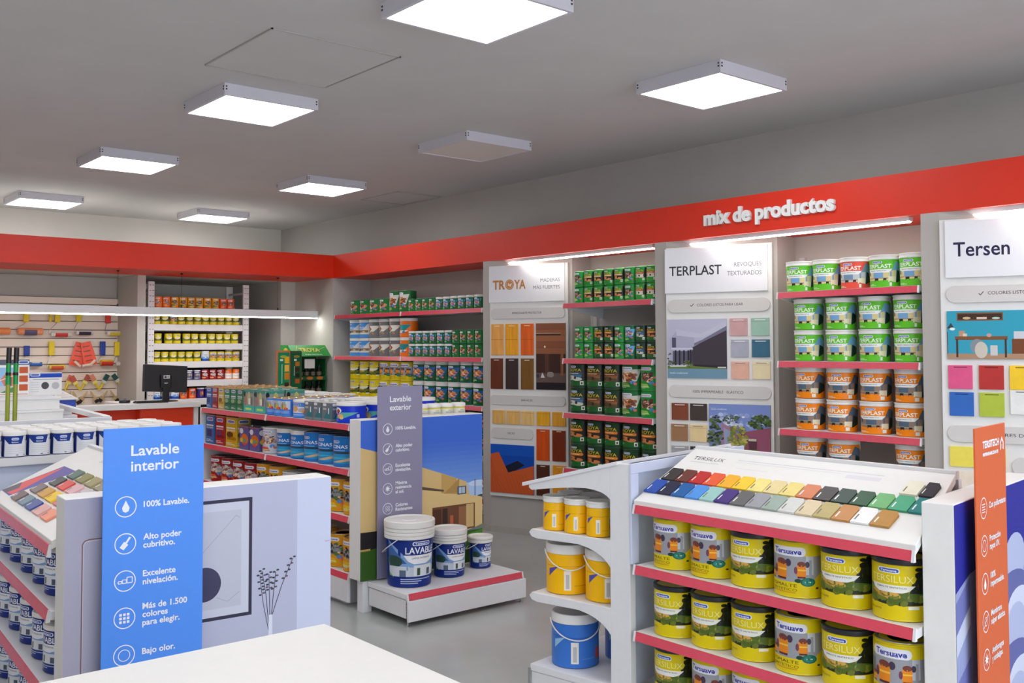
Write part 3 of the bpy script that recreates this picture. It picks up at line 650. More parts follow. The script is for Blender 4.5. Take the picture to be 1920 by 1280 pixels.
# ------------------------------------------------------------------ canted sample boards
BD = (math.sin(CANT), -math.cos(CANT), 0); BN = Vector((-math.cos(CANT), -math.sin(CANT), 0))
def board_root(name, label, y0):
    o = Vector((5.372, y0-.004, 0)) + BN*.016
    return thing(name, label, 'display board', o, -PI/2+CANT)
def board_base(t, z0=.315, z1=2.30, w=.765):
    box('panel', WHITEB, (0, -.018, z0, w, 0, z1), t, bevel=.002)
    return t
def plate(t, name, x0, z0, x1, z1, m, g=None, th=.014, y=-.018, pill=False, bevel=.0015):
    """a raised plate on the board's face; g(graphic) draws on it in its own metres"""
    if pill:
        r = (z1-z0)/2*pill; pts = []
        for cx, cz, a in ((x1-r, z1-r, 0), (x0+r, z1-r, PI/2), (x0+r, z0+r, PI), (x1-r, z0+r, 1.5*PI)):
            pts += [(cx+r*math.cos(a+PI/2*k/8), cz+r*math.sin(a+PI/2*k/8)) for k in range(9)]
        mb = MB().prism([(p[1], p[0]) for p in pts], y-th, y, 'y')
    else: mb = MB().box(x0, y-th, z0, x1, y, z1)
    o = mb.build(name, m, t, bevel=bevel)
    if g:
        for g1 in (g if isinstance(g, list) else [g]):
            gg = G(); g1(gg); gg.build('print' if g1 is g else 'lettering', o, flat_map((x0, y-th, z0), (1, 0, 0), (0, 0, 1)), MATTE, th=.0003)
    return o
PILLM = mat('pale_grey_plate', (214, 210, 207), .5, noise=.01); SIGNM = mat('white_sign_plate', (236, 236, 240), .45, noise=.008)
def sw(c): return mat('swatch_%d_%d_%d' % c, c, .45, noise=.05, scale=20)
def swood(c):
    n = 'wood_swatch_%d_%d_%d' % c
    if n in MATS: return MATS[n]
    m = mat(n, c, .4, noise=.14, scale=6); nt = m.node_tree
    mp = nt.nodes.new('ShaderNodeMapping'); mp.inputs['Scale'].default_value = (9, 9, .7)
    tc = [q for q in nt.nodes if q.type == 'TEX_COORD'][0]; nz = [q for q in nt.nodes if q.type == 'TEX_NOISE'][0]
    nt.links.new(tc.outputs['Object'], mp.inputs['Vector']); nt.links.new(mp.outputs['Vector'], nz.inputs['Vector']); return m
INK = (52, 54, 60); SOFT = (110, 112, 120)
def tagline(w, c=(235, 235, 235)): return lambda g, w=w: g.rect(.03*w/.12+.0, 0, .03, 0, c)
# -- wood board
t = board_base(board_root('sample_board', 'canted white board of stained wood samples', PIERS[0][1]))
def g_(g):
    g.text('TR', .04, .115, .075, (196, 128, 66), .125, bold=.035).text('YA', .255, .115, .075, (196, 128, 66), .115, bold=.03).ring(.21, .152, .044, .008, (196, 128, 66)).up().ell(.21, .152, .034, .034, (206, 140, 76)).up().poly([(.2, .15), (.235, .165), (.22, .13)], (240, 232, 224)).rect(.195, .14, .205, .165, (240, 232, 224))
def g2_(g):
    g.text('MADERAS', .70, .165, .03, SOFT, .185, 'r').text('MÁS FUERTES', .70, .105, .03, SOFT, .255, 'r')
plate(t, 'header_plate', 0.0, 1.98, .742, 2.298, SIGNM, [g_, g2_], .016)
plate(t, 'heading_plate', .018, 1.838, .742, 1.93, PILLM, lambda g: g.text('IMPREGNANTE PROTECTOR', .36, .04, .017, INK, .29, 'c'), .012, pill=.75)
for i, c in enumerate(((238, 170, 84), (242, 166, 24), (232, 98, 16))):
    x = (.019, .165, .318)[i]
    o = plate(t, 'wood_swatch', x, 1.526, x+.123, 1.794, swood(c), lambda g: (g.rect(.035, .248, .09, .254, (250, 226, 190)), g.rect(.0, .132, .123, .134, (150, 90, 30))), .012)
for i, c in enumerate(((104, 44, 16), (58, 40, 36), (126, 84, 24))):
    x = (.013, .165, .318)[i]
    plate(t, 'wood_swatch', x, 1.235, x+.122, 1.498, swood(c), lambda g: g.rect(.035, .245, .085, .251, (226, 214, 206)), .012)
def g_(g):
    W, Hh = .28, .558
    g.rect(0, 0, W, Hh, (66, 40, 32)).up()
    for k in range(5): g.rect(0, .30+.052*k, W, .30+.052*k+.05, ((150, 92, 62), (140, 84, 56), (158, 98, 66))[k % 3])
    g.rect(0, .0, W, .06, (34, 26, 34)).rect(0, .06, W, .14, (104, 84, 76)).rect(.235, .12, .262, .30, (150, 92, 62)).rect(.085, .13, .125, .30, (92, 56, 42))
    for k in range(14): g.rect(.02*k, .13, .02*k+.0015, .30, (40, 24, 20))
    g.up().rect(0, .455, .235, .475, (70, 46, 36)).rect(.0, .47, .235, .475, (206, 170, 140)).ell(.085, .36, .008, .01, (255, 236, 200)).pill(.105, .105, .17, .15, (150, 140, 136)).pill(.03, .1, .07, .14, (90, 84, 90)).poly([(.045, .1), (.06, .145), (.085, .1)], (220, 216, 216)).pill(.0, .098, .03, .13, (60, 54, 62))
plate(t, 'photo_panel', .467, 1.237, .747, 1.795, mat('photo_backing', (90, 60, 48), .5), g_, .01)
plate(t, 'heading_plate', .012, 1.10, .742, 1.183, PILLM, lambda g: g.text('BARNICES', .365, .035, .017, INK, .11, 'c'), .012, pill=.75)
for x, c in ((.031, (226, 178, 100)), (.177, (232, 184, 108)), (.32, (238, 198, 124)), (.472, (240, 176, 36)), (.622, (226, 162, 46))):
    plate(t, 'wood_swatch', x, .935, x+.124, 1.052, swood(c), lambda g: g.rect(.0, .1, .124, .102, (190, 130, 60)), .014)
plate(t, 'heading_plate', .02, .81, .432, .902, PILLM, lambda g: g.text('DECKS', .2, .04, .017, INK, .072, 'c'), .012, pill=.75)
def g_(g):
    g.rect(0, 0, .43, .412, (8, 74, 176)).up().poly([(.13, .22), (.27, .28), (.34, .245), (.18, .155)], (20, 30, 48)).ell(.24, .36, .008, .008, (90, 160, 220)).ell(.2, .345, .006, .006, (70, 140, 210)).rect(.0, .32, .43, .412, (12, 84, 190))
    g.up().poly([(0, 0), (.43, 0), (.43, .245), (.178, .175), (.083, .345), (0, .325)], (206, 92, 44), False).up()
    for k in range(13): g.line([(.0+.035*k, .0), (max(0, .035*k-.13), .3 if k < 4 else .16)] if k < 6 else [(.035*k, 0), (.035*k-.075, .17)], .0016, (166, 62, 26))
plate(t, 'photo_panel', .011, .347, .441, .759, mat('photo_backing_blue', (8, 74, 176), .5), g_, .01)
for x, z0, z1, c in ((.468, .643, .904, (214, 80, 16)), (.62, .645, .90, (128, 44, 12)), (.467, .349, .607, (80, 40, 22)), (.622, .349, .609, (232, 150, 30))):
    plate(t, 'wood_swatch', x, z0, x+.122, z1, swood(c), lambda g: g.rect(.04, .243, .085, .249, (240, 210, 190)), .012)
# -- render board
def chip(t, x, z, w, h, c):
    dk = tuple(int(v*.8) for v in c)
    return plate(t, 'colour_swatch', x, z, x+w, z+h, sw(c), lambda g: (g.rect(0, h*.8, w, h*.82, dk), g.rect(w*.2, h*.88, w*.8, h*.92, (244, 240, 236) if sum(c) < 560 else (150, 140, 132))), .012)
t = board_base(board_root('sample_board', 'canted white board of render colour samples and house photographs', PIERS[1][1]))
def g_(g):
    g.text('TERPLAST', .035, .125, .066, INK, .385, bold=.012)
def g2_(g):
    g.text('REVOQUES', .70, .172, .03, SOFT, .19, 'r').text('TEXTURADOS', .70, .112, .03, SOFT, .24, 'r')
plate(t, 'header_plate', -.002, 1.974, .738, 2.29, SIGNM, [g_, g2_], .016)
def check(g, x, y, s): g.line([(x, y+s*.4), (x+s*.35, y), (x+s, y+s*.8)], s*.16, INK)
plate(t, 'heading_plate', .016, 1.836, .752, 1.93, PILLM, lambda g: (check(g, .17, .042, .026), g.text('COLORES LISTOS PARA USAR', .22, .042, .018, INK, .33)), .012, pill=1)
def g_(g):
    W, Hh = .436, .414
    for k in range(6): g.rect(0, .066+.058*k, W, .066+.058*(k+1), tuple(int(v+k*2-4) for v in (184, 184, 204)))
    g.poly([(.02, .10), (.02, .275), (.07, .335), (.2, .30), (.2, .10)], (172, 172, 196)).poly([(.065, .345), (.07, .30), (.2, .285), (.26, .285), (.436, .36), (.436, .405), (.25, .31)], (196, 196, 214), False)
    g.poly([(.185, .215), (.436, .345), (.436, .066), (.185, .085)], (66, 58, 68)).poly([(.2, .245), (.26, .27), (.436, .365), (.436, .335), (.2, .225)], (120, 118, 140), False)
    g.rect(.035, .215, .065, .285, (84, 84, 104)).rect(.03, .2, .19, .212, (206, 206, 222)).rect(.04, .095, .185, .19, (96, 94, 112))
    for x in (.055, .085, .118, .15): g.rect(x, .09, x+.012, .195, (40, 38, 50))
    g.rect(.165, .1, .182, .2, (52, 46, 58)).rect(0, .066, W, .086, (104, 126, 62)).poly([(.2, .084), (.436, .07), (.436, .09), (.2, .095)], (46, 42, 48)).poly([(.02, .078), (.14, .08), (.14, .09), (.02, .088)], (214, 212, 212))
    g.leaves(.155, .10, .035, .022, [(96, 116, 52), (128, 142, 66), (70, 90, 44)], 22, .009, 2).leaves(.03, .10, .03, .02, [(60, 80, 50), (90, 110, 60)], 14, .009, 4).leaves(.015, .14, .012, .05, [(70, 84, 70), (90, 100, 84)], 10, .008, 6).rect(.37, .072, .43, .082, (206, 202, 202))
    g.rect(0, 0, W, .066, (112, 150, 172))
    g.text('Estilo tradicional', .02, .03, .012, (236, 240, 244), .13)
plate(t, 'photo_panel', .012, 1.375, .448, 1.789, mat('photo_backing_lilac', (186, 184, 204), .5), g_, .01)
for x, z, c in ((.471, 1.67, (204, 160, 160)), (.621, 1.67, (158, 194, 176)), (.478, 1.524, (172, 174, 188)), (.623, 1.524, (54, 106, 132)), (.479, 1.373, (232, 180, 158)), (.627, 1.375, (238, 222, 180))): chip(t, x, z, .122, .12, c)
plate(t, 'heading_plate', .02, 1.238, .752, 1.325, PILLM, lambda g: g.text('100% IMPERMEABLE · ELÁSTICO', .36, .036, .018, INK, .36, 'c'), .012, pill=1)
for x, z, c in ((.04, 1.08, (132, 66, 40)), (.177, 1.08, (66, 56, 50)), (.035, .932, (160, 118, 82)), (.174, .932, (234, 208, 156)), (.038, .78, (168, 168, 172)), (.176, .78, (48, 46, 50)), (.038, .63, (196, 120, 80)), (.176, .63, (214, 196, 170))): chip(t, x, z, .122, .118, c)
def g_(g):
    W, Hh = .43, .60
    g.rect(0, 0, W, Hh, (126, 146, 206)).leaves(.2, .49, .2, .05, [(222, 226, 240), (150, 166, 214), (190, 200, 228)], 40, .02, 1)
    g.poly([(.09, .0), (.09, .475), (.20, .415), (.20, 0)], (170, 124, 150)).poly([(.2, 0), (.2, .40), (.28, .42), (.43, .45), (.43, 0)], (152, 84, 108)).poly([(.105, .44), (.16, .41), (.16, .28), (.11, .3)], (150, 160, 190))
    g.leaves(.045, .36, .05, .17, [(52, 66, 48), (74, 92, 56), (40, 50, 44), (96, 112, 66), (110, 124, 110)], 110, .014, 2).leaves(.36, .485, .075, .045, [(66, 92, 42), (90, 116, 56), (52, 70, 40)], 70, .013, 3).leaves(.16, .5, .06, .03, [(76, 96, 84), (100, 120, 110)], 30, .011, 4)
    g.leaves(.2, .36, .075, .10, [(140, 140, 62), (170, 164, 84), (112, 122, 56), (190, 182, 104)], 110, .014, 5).leaves(.31, .28, .035, .035, [(84, 92, 48), (110, 110, 60)], 26, .011, 6).leaves(.04, .26, .05, .07, [(96, 116, 50), (120, 136, 66), (70, 88, 44)], 50, .013, 7).rect(.285, .30, .335, .37, (92, 52, 64))
    g.up().rect(.28, .355, .335, .37, (200, 196, 180)).rect(.0, .0, W, .12, (70, 90, 46)).text('Estilo moderno', .02, Hh-.04, .012, (236, 240, 244), .11)
plate(t, 'photo_panel', .315, .60, .745, 1.20, mat('photo_backing_green', (70, 90, 60), .5), g_, .01)
# -- interior colours board
t = board_base(board_root('sample_board', 'canted white board at the right edge with bright colour squares and study photograph', PIERS[2][1]))
plate(t, 'header_plate', .03, 1.974, .745, 2.29, SIGNM, [lambda g: g.text('Tersen', .042, .118, .078, (40, 36, 72), .28, bold=.014), lambda g: g.text('ESMALTES', .66, .135, .03, SOFT, .25, 'r')], .016)
plate(t, 'heading_plate', .03, 1.835, .752, 1.928, PILLM, lambda g: (check(g, .165, .04, .024), g.text('COLORES LISTOS PARA USAR', .21, .042, .018, INK, .34)), .012, pill=1)
def g_(g):
    W, Hh = .70, .264
    g.rect(0, 0, W, Hh, (52, 160, 186)).rect(0, 0, W, .03, (176, 140, 112)).up()
    g.rect(.05, .21, .28, .255, (126, 86, 54)).rect(.04, .105, .30, .125, (126, 84, 52)).rect(.045, .01, .055, .11, (70, 46, 36)).rect(.285, .01, .295, .11, (70, 46, 36)).rect(.0, .03, .004, .15, (50, 50, 56)).rect(.32, .03, .5, .11, (120, 70, 40))
    g.up().rect(.056, .217, .274, .248, (66, 42, 30)).ell(.15, .07, .035, .04, (134, 146, 152)).ell(.17, .05, .032, .045, (206, 198, 186)).rect(.215, .02, .25, .075, (206, 204, 202)).poly([(.0, .17), (.02, .2), (.04, .165)], (60, 62, 68)).ell(.027, .166, .014, .008, (230, 240, 240)).rect(.06, .125, .09, .155, (190, 150, 120)).rect(.33, .11, .42, .15, (206, 208, 216))
    g.up().ell(.1, .225, .02, .007, (206, 180, 140)).rect(.15, .218, .2, .23, (220, 190, 170)).ell(.245, .223, .02, .006, (176, 206, 190)).rect(.08, .125, .1, .14, (230, 210, 190)).ell(.21, .13, .012, .01, (206, 160, 150))
plate(t, 'photo_panel', .032, 1.525, .732, 1.79, mat('photo_backing_teal', (52, 160, 186), .5), g_, .01)
for x, z, c in ((.034, 1.361, (226, 86, 138)), (.188, 1.361, (186, 44, 40)), (.338, 1.361, (248, 204, 36)), (.49, 1.361, (230, 130, 40)), (.038, 1.213, (44, 104, 190)), (.188, 1.213, (178, 196, 62)), (.338, 1.23, (236, 236, 232)), (.49, 1.213, (70, 150, 80))):
    plate(t, 'colour_swatch', x, z, x+.122, z+.13, sw(c), lambda g: g.rect(.028, .117, .095, .122, tuple(int(v*.55) for v in c)), .012)
plate(t, 'heading_plate', .026, 1.07, .752, 1.162, PILLM, lambda g: g.text('COLORES DE MEZCLA', .36, .038, .018, INK, .36, 'c'), .012, pill=1)
for x, z, c in ((.034, .935, (240, 222, 90)), (.188, .935, (236, 200, 60)), (.034, .80, (236, 220, 200)), (.188, .80, (226, 200, 180))):
    plate(t, 'colour_swatch', x, z, x+.122, z+.11, sw(c), None, .012)
plate(t, 'heading_plate', .34, .90, .74, 1.0, PILLM, lambda g: g.text('PREPARADOS', .2, .04, .014, INK, .16, 'c'), .012, pill=1)
# ------------------------------------------------------------------ gondolas
def gondola(label, loc, rot, W, D, shelves, kick=True, slant=0.0, seg=None, top=None, far_panel=True, back=None, both=False):
    """local x: far -> near along the front, y: front -> back, front faces -y"""
    t = thing('gondola_shelving', label, 'shelving', loc, rot)
    bk = back or D
    def board(nm, z, th, d0, d1):
        MB().prism([(0, d0), (W-slant*d0, d0), (W-slant*d1, d1), (0, d1)], z-th, z).build(nm, WHITE, t, bevel=.002)
    ztop = max(shelves) if top is None else top
    for z in shelves:
        board('shelf', z, .03, 0, D if (both and z == ztop) else bk)
        rail_part(t, W, z+.002, 0, .036, seg)
        if both and z != ztop: board('shelf', z, .03, bk+.03, D)
    MB().prism([(0, bk), (W-slant*bk, bk), (W-slant*(bk+.03), bk+.03), (0, bk+.03)], .1, ztop-.031).build('back_panel', GREY if both else WHITE, t)
    box('kick_panel', WHITE, (0.0, -.012, .03, W-.004, .006, min(shelves)-.036), t, bevel=.002)
    box('base', WHITE, (0.01, .03, .0, W-.09, bk-.01, min(shelves)-.031), t)
    return t
# -- central gondola
CG = gondola('long white gondola with red edges, loaded with tins, in mid floor', (3.14, 7.58, 0), -PI/2, 2.29, .92, [1.118, .84, .55, .20], seg=[(0, 1.14), (1.14, 2.29)], top=1.118, back=.44, both=True)
box('end_panel', WHITE, (-.03, -.005, 0, -.001, .92, 1.12), CG, bevel=.002)
box('post', WHITE, (2.385, -.005, 0, 2.445, .06, .186), CG, bevel=.002)
def oriented(px, py, ang): return (px, py, 0), ang
def poster_panel(label, A, ang, W, z0, z1, th, g, inset=.0):
    """thick white panel, printed on its -y face"""
    t = thing('end_panel_poster', label, 'poster panel', (A[0], A[1], 0), ang)
    box('panel', WHITEB, (0, 0, z0, W, th, z1), t, bevel=.003)
    gg = G(); g(gg); gg.build('poster', t, flat_map((0, -.0005, 0), (1, 0, 0), (0, 0, 1)), MATTE, th=.0003, clip=(0, z0, W, z1-.003))
    return t
def g_(g):
    W = .935; B = .19; T = 1.153
    g.rect(0, B, W, T, (62, 106, 206)).up()
    for k in range(12): g.rect(0, .62+.03*k, W, .62+.03*(k+1)+.001, tuple(int(p+(q-p)*(k/11)) for p, q in zip((132, 172, 232), (66, 110, 208))))
    g.up().ell(.80, .66, .2, .05, (168, 196, 236)).ell(.9, .7, .08, .02, (196, 214, 240)).rect(.870, .62, .876, .728, (40, 60, 110)).ell(.92, .61, .03, .014, (64, 90, 70))
    g.up().poly([(0, .989), (.116, .958), (.453, .836), (.632, .777), (.802, .717), (.827, .629), (.827, .40), (0, .40)], (214, 184, 126), False).poly([(.45, .71), (.935, .606), (.935, .40), (.45, .40)], (222, 194, 136))
    g.up().poly([(.60, .785), (.72, .745), (.735, .64), (.60, .66)], (196, 160, 96)).poly([(.62, .655), (.745, .745), (.74, .65)], (176, 140, 80)).poly([(.45, .715), (.45, .695), (.62, .668), (.62, .68)], (96, 80, 60)).rect(.729, .638, .80, .691, (72, 86, 110))
    g.poly([(.53, .574), (.872, .574), (.872, .412), (.53, .39)], (112, 72, 50)).poly([(0, .48), (.118, .478), (.45, .45), (.45, .37), (0, .37)], (40, 36, 38))
    g.up().rect(.74, .645, .79, .685, (176, 196, 216)).rect(.763, .64, .767, .69, (72, 86, 110)).rect(.53, .46, .6, .56, (84, 52, 38)).rect(.74, .42, .80, .56, (150, 104, 70)).rect(.80, .42, .862, .57, (206, 176, 120)).rect(.67, .41, .695, .51, (196, 104, 70)).rect(.61, .4, .65, .56, (62, 44, 36))
    g.poly([(0, B), (0, .365), (.12, .375), (.45, .39), (.935, .398), (.935, B)], (58, 98, 34), False).poly([(.80, .398), (.9, .42), (.935, .43), (.935, .398)], (120, 130, 120)).rect(.0, .366, .07, .378, (206, 170, 96))
    g.up().poly([(.45, .33), (.935, .395), (.935, .3), (.45, .25)], (78, 140, 52))
poster_panel('white end panel with photograph of yellow house under blue sky', (3.115, 5.13), 0, .936, .19, 1.157, .128, g_)
# icon signs: the same layout on all three
def icon(gg, k, x0, y0, c):
    g = G(); _icon(g, k, 0, 0, c)
    for pts, L, col in g.p: gg.p.append(([(x0+px*1.85, y0+py*1.85) for px, py in pts], gg.L+L, col))
    gg.L += g.L
def _icon(g, k, x, y, c):
    g.ring(x, y, .0187, .0017, c)
    if k == 'drop': g.poly([(x, y+.011), (x-.0065, y-.002), (x-.005, y-.008), (x, y-.0105), (x+.005, y-.008), (x+.0065, y-.002)], c)
    elif k == 'brush': g.poly([(x-.010, y-.006), (x-.002, y+.004), (x+.005, y-.002), (x-.003, y-.011)], c).line([(x+.001, y+.001), (x+.008, y+.011)], .0035, c)
    elif k == 'level':
        for a, w, h in ((-.0115, .006, .004), (-.0045, .007, .006), (.0035, .009, .010)): g.line([(x+a, y-.004), (x+a, y-.004+h), (x+a+w, y-.004+h), (x+a+w, y-.004), (x+a, y-.004)], .0016, c)
    elif k == 'fan':
        for a in (0, 1, 2):
            for b in (0, 1, 2): g.rect(x-.009+.0065*a, y-.009+.0065*b, x-.0045+.0065*a, y-.0045+.0065*b, c)
    elif k == 'ringin': g.ring(x, y, .0105, .0014, c)
    elif k == 'sun':
        for q in range(8): g.poly([(x+.0045*math.cos(q*PI/4+1.2), y+.0045*math.sin(q*PI/4+1.2)), (x+.0115*math.cos(q*PI/4+.8), y+.0115*math.sin(q*PI/4+.8)), (x+.0045*math.cos(q*PI/4+.4), y+.0045*math.sin(q*PI/4+.4))], c)
        g.ell(x, y, .005, .005, c, 10)
    elif k == 'four':
        for a in (-.0045, .0045):
            for b in (-.0045, .0045): g.ring(x+a, y+b, .0042, .0011, c, 10)
    elif k == 'lines':
        for a in (-.007, -.0025, .002, .0065): g.rect(x-.009, y+a-.0008, x+.009, y+a+.0008, c)
    elif k == 'cross': g.line([(x-.012, y-.01), (x+.012, y+.01)], .002, c).ring(x, y, .008, .0013, c, 14)
def icon_sign(label, loc, ang, z0, z1, col, head, items, th=.006, logo=False):
    t = thing('icon_sign', label, 'sign', loc, ang, None)
    box('panel', mat('sign_%d_%d_%d' % col, col, .45, noise=.01), (0, 0, z0, .33, th, z1), t, bevel=.001)
    g = G(); w = (238, 240, 246)
    zt = 1.333
    if logo:
        g.text(head[0], .075, zt-.066, .022, w, .18, bold=.04).text(head[1], .075, zt-.092, .010, w, .17, bold=.05)
        g.poly([(.268, zt-.085), (.268, zt-.06), (.288, zt-.04), (.308, zt-.06), (.308, zt-.085), (.300, zt-.085), (.300, zt-.064), (.288, zt-.052), (.276, zt-.064), (.276, zt-.085)], w, False).ring(.288, zt-.075, .007, .002, w, 12)
    else:
        g.text(head[0], .166, zt-.092, .034, w, .158, 'c', .018).text(head[1], .166, zt-.143, .034, w, .158, 'c', .018)
    for i, (ic, lines) in enumerate(items):
        y = zt-.258-.121*i
        icon(g, ic, .072, y, w)
        for j, s in enumerate(lines):
            yy = y-.006+.0135*(len(lines)-1)-.027*j
            g.text(s, .129, yy, .0195, w, None, 'l', .025)
    g.build('lettering', t, flat_map((0, -.0004, 0), (1, 0, 0), (0, 0, 1)), MATTE, th=.0003)
    return t
COMMON = [('drop', ['100% Lavable.']), ('brush', ['Alto poder', 'cubritivo.']), ('level', ['Excelente', 'nivelación.'])]
icon_sign('grey upright sign with white icons before the house poster', (3.2165, 5.10, .02), 0, .175, 1.336, (142, 138, 166), ('Lavable', 'exterior'), COMMON+[('sun', ['Máxima', 'resistencia', 'al sol.']), ('four', ['Colores', 'Resistentes'])])
# plinth with three pails
t = thing('display_plinth', 'low white plinth with red front edge holding three blue pails', 'plinth', (3.165, 4.70, 0))
MB().box(0, .012, .155, .876, .425, .185).build('shelf', WHITE, t, bevel=.002)
rail_part(t, .876, .187, .010, .036)
box('front_panel', WHITE, (.0, -.012, .03, .885, .004, .148), t, bevel=.003)
for x in (.006, .862): box('side_panel', WHITE, (x, .02, .045, x+.014, .42, .150), t, bevel=.002)
sl = MB()
for k in range(6): sl.box(-.0005, .008, .045+.016*k, .004, .012, .055+.016*k)
sl.build('slotted_bracket', STEEL, t)
for x in (.012, .862): MB().lathe([(.012, 0), (.012, .006), (.005, .01), (.005, .045)], 10, cx=x, cy=.012).build('foot', STEEL, t)
def pail(name, label, r, h, loc, rot, lid):
    t = thing(name, label, 'paint pail', loc, rot, 'blue paint pails on the plinth')
    z1 = h-lid; rb = r*.87
    MB().lathe([(rb-.006, 0), (rb, .004), (r-.006, z1), (r-.006, z1+.006)], 44).build('body', body_mat((18, 46, 130)), t)
    pr = [(r-.006, z1)]; n = 3 if lid > .07 else 2 if lid > .05 else 1
    for k in range(n):
        a = z1+lid*.62*k/n; b = z1+lid*.62*(k+1)/n
        pr += [(r+.004, a+.002), (r+.004, b-.006), (r-.002, b-.003)]
    pr += [(r+.006, h-lid*.36), (r+.006, h-.004), (r+.002, h), (r-.008, h), (r-.014, h-.007), (r*.3, h-.007), (r*.28, h-.004), (0, h-.004)]
    MB().lathe(pr, 44).build('lid', PLASTIC, t)
    L = Lab(r-.006, .006, z1-.002); Llav(L)
    def mp(u, v, w):
        q = rb+(r-.006-rb)*(v-.004)/(z1-.004)+w+.0009; a = u/L.r
        return (q*math.sin(a), -q*math.cos(a), v), (math.sin(a), -math.cos(a), 0)
    L.g.build('label', t, mp, PRINT, step=L.r*.12, th=.0003)
    R = Matrix.Rotation(-2.05, 4, 'Z')
    pts = [R @ Vector((p[0], p[1], p[2])) for p in [((r+.014)*math.cos(a), -(r+.016)*math.sin(a), z1+.012-math.sin(a)*.10*r/.13) for a in [PI*q/18 for q in range(19)]]]
    hb = MB().tube(pts, .0028, 8); hb.build('handle', PLASTIC, t)
    return t
pail('paint_pail', 'largest blue pail with white screw lid on the plinth', .147, .385, (3.335, 4.930, .1858), -.5, .105)
pail('paint_pail', 'medium blue pail in the middle of the plinth', .107, .292, (3.645, 4.95, .1858), -.45, .085)
pail('paint_pail', 'smallest blue pail at the right end of the plinth', .077, .20, (3.93, 5.0, .1858), -.25, .04)

# -- stock on the central gondola
def tin(name, label, w, d, h, c, cap, y, x, z, g, group, rot):
    t = thing(name, label, 'tin', (x, y, z), rot, group)
    MB().box(-w/2, -d/2, 0, w/2, d/2, h).build('body', body_mat(c), t, bevel=.004)
    MB().lathe([(.016, h), (.016, h+.010), (.013, h+.012), (0, h+.012)], 14, cx=w*.18).build('cap', cap, t)
    rm = MB()
    for q in ((-w/2-.001, -d/2-.001, h-.004, w/2+.001, -d/2+.004, h+.003), (-w/2-.001, d/2-.004, h-.004, w/2+.001, d/2+.001, h+.003), (-w/2-.001, -d/2+.004, h-.004, -w/2+.004, d/2-.004, h+.003), (w/2-.004, -d/2+.004, h-.004, w/2+.001, d/2-.004, h+.003)): rm.box(*q)
    rm.build('rim', cap, t)
    for nm, o, du, ww in (('label', (-w/2, -d/2-.0006, 0), (1, 0, 0), w), ('side_label', (w/2+.0006, -d/2, 0), (0, 1, 0), d)):
        gg = G(); g(gg, ww, h); gg.build(nm, t, flat_map(o, du, (0, 0, 1)), PRINT, th=.0002)
    return t
def tall(c, dark, art=None):
    def g(g, w, h):
        g.rect(.004, .004, w-.004, h-.006, c).up().pill(w*.15, h*.80, w*.85, h*.93, (236, 236, 244)).up().pill(w*.2, h*.825, w*.8, h*.905, (80, 84, 170)).text('Tersuave', w/2, h*.85, h*.035, (240, 240, 250), w*.48, 'c')
        g.rect(w*.1, h*.62, w*.9, h*.67, (232, 232, 236)).rect(w*.15, h*.25, w*.7, h*.5, dark).rect(w*.1, h*.08, w*.85, h*.10, (226, 226, 232)).rect(w*.1, h*.13, w*.6, h*.15, (226, 226, 232)).text('DILUYENTE', w/2, h*.54, h*.045, (236, 236, 240), w*.75, 'c', .03)
        if art: g.up().ell(w*.4, h*.42, w*.3, h*.1, art).ell(w*.7, h*.3, w*.3, h*.06, dark)
    return g
def gteal(g, w, h):
    g.rect(.004, .004, w-.004, h-.006, (150, 158, 150)).rect(.004, .004, w-.004, h*.3, (34, 190, 176)).rect(.004, h*.85, w-.004, h-.006, (60, 150, 130)).up().ell(w*.55, h*.62, w*.14, h*.3, (196, 190, 120)).ell(w*.2, h*.5, w*.14, h*.22, (170, 120, 110)).ell(w*.8, h*.5, w*.12, h*.2, (120, 110, 110)).up().rect(w*.5, h*.35, w*.7, h*.62, (236, 236, 230)).ell(w*.12, h*.8, w*.1, h*.12, (30, 34, 36)).pill(w*.2, h*.1, w*.8, h*.2, (200, 226, 110))
def ggrey(g, w, h):
    g.rect(.003, .003, w-.003, h-.004, (104, 116, 124)).up().poly([(w*.1, h*.1), (w*.95, h*.1), (w*.95, h*.75), (w*.3, h*.3)], (24, 122, 132)).rect(.003, .003, w-.003, h*.14, (120, 132, 140)).up().pill(w*.1, h*.8, w*.5, h*.94, (226, 228, 232)).rect(w*.12, h*.6, w*.5, h*.7, (176, 184, 190)).rect(w*.7, h*.4, w*.82, h*.7, (230, 230, 230))
def gpurple(g, w, h):
    g.rect(.004, .004, w-.004, h-.006, (88, 88, 152)).up().ell(w*.6, h*.45, w*.4, h*.24, (222, 120, 36)).up().ell(w*.55, h*.36, w*.25, h*.12, (90, 160, 120)).ell(w*.6, h*.25, w*.14, h*.09, (226, 70, 70)).ell(w*.25, h*.8, w*.2, h*.12, (232, 232, 240)).ell(w*.25, h*.4, w*.15, h*.1, (236, 190, 60))
BLUE, REDT, YEL, GRN = ((20, 104, 170), (24, 40, 110), None), ((172, 34, 38), (110, 24, 40), (90, 60, 110)), ((206, 176, 84), (180, 130, 40), (110, 90, 30)), ((20, 122, 80), (14, 92, 58), (150, 170, 130))
TOPZ = 1.120
WT = 'top of mid-floor gondola'
GT = 'solvent tins on the mid-floor gondola'
CAPM = mat('tan_tin_top', (206, 164, 112), .4, .2)
RC = -PI/2+.55
row_w = ('front row', 'second row', 'third row', 'fourth row', 'fifth row', 'sixth row', 'seventh row')
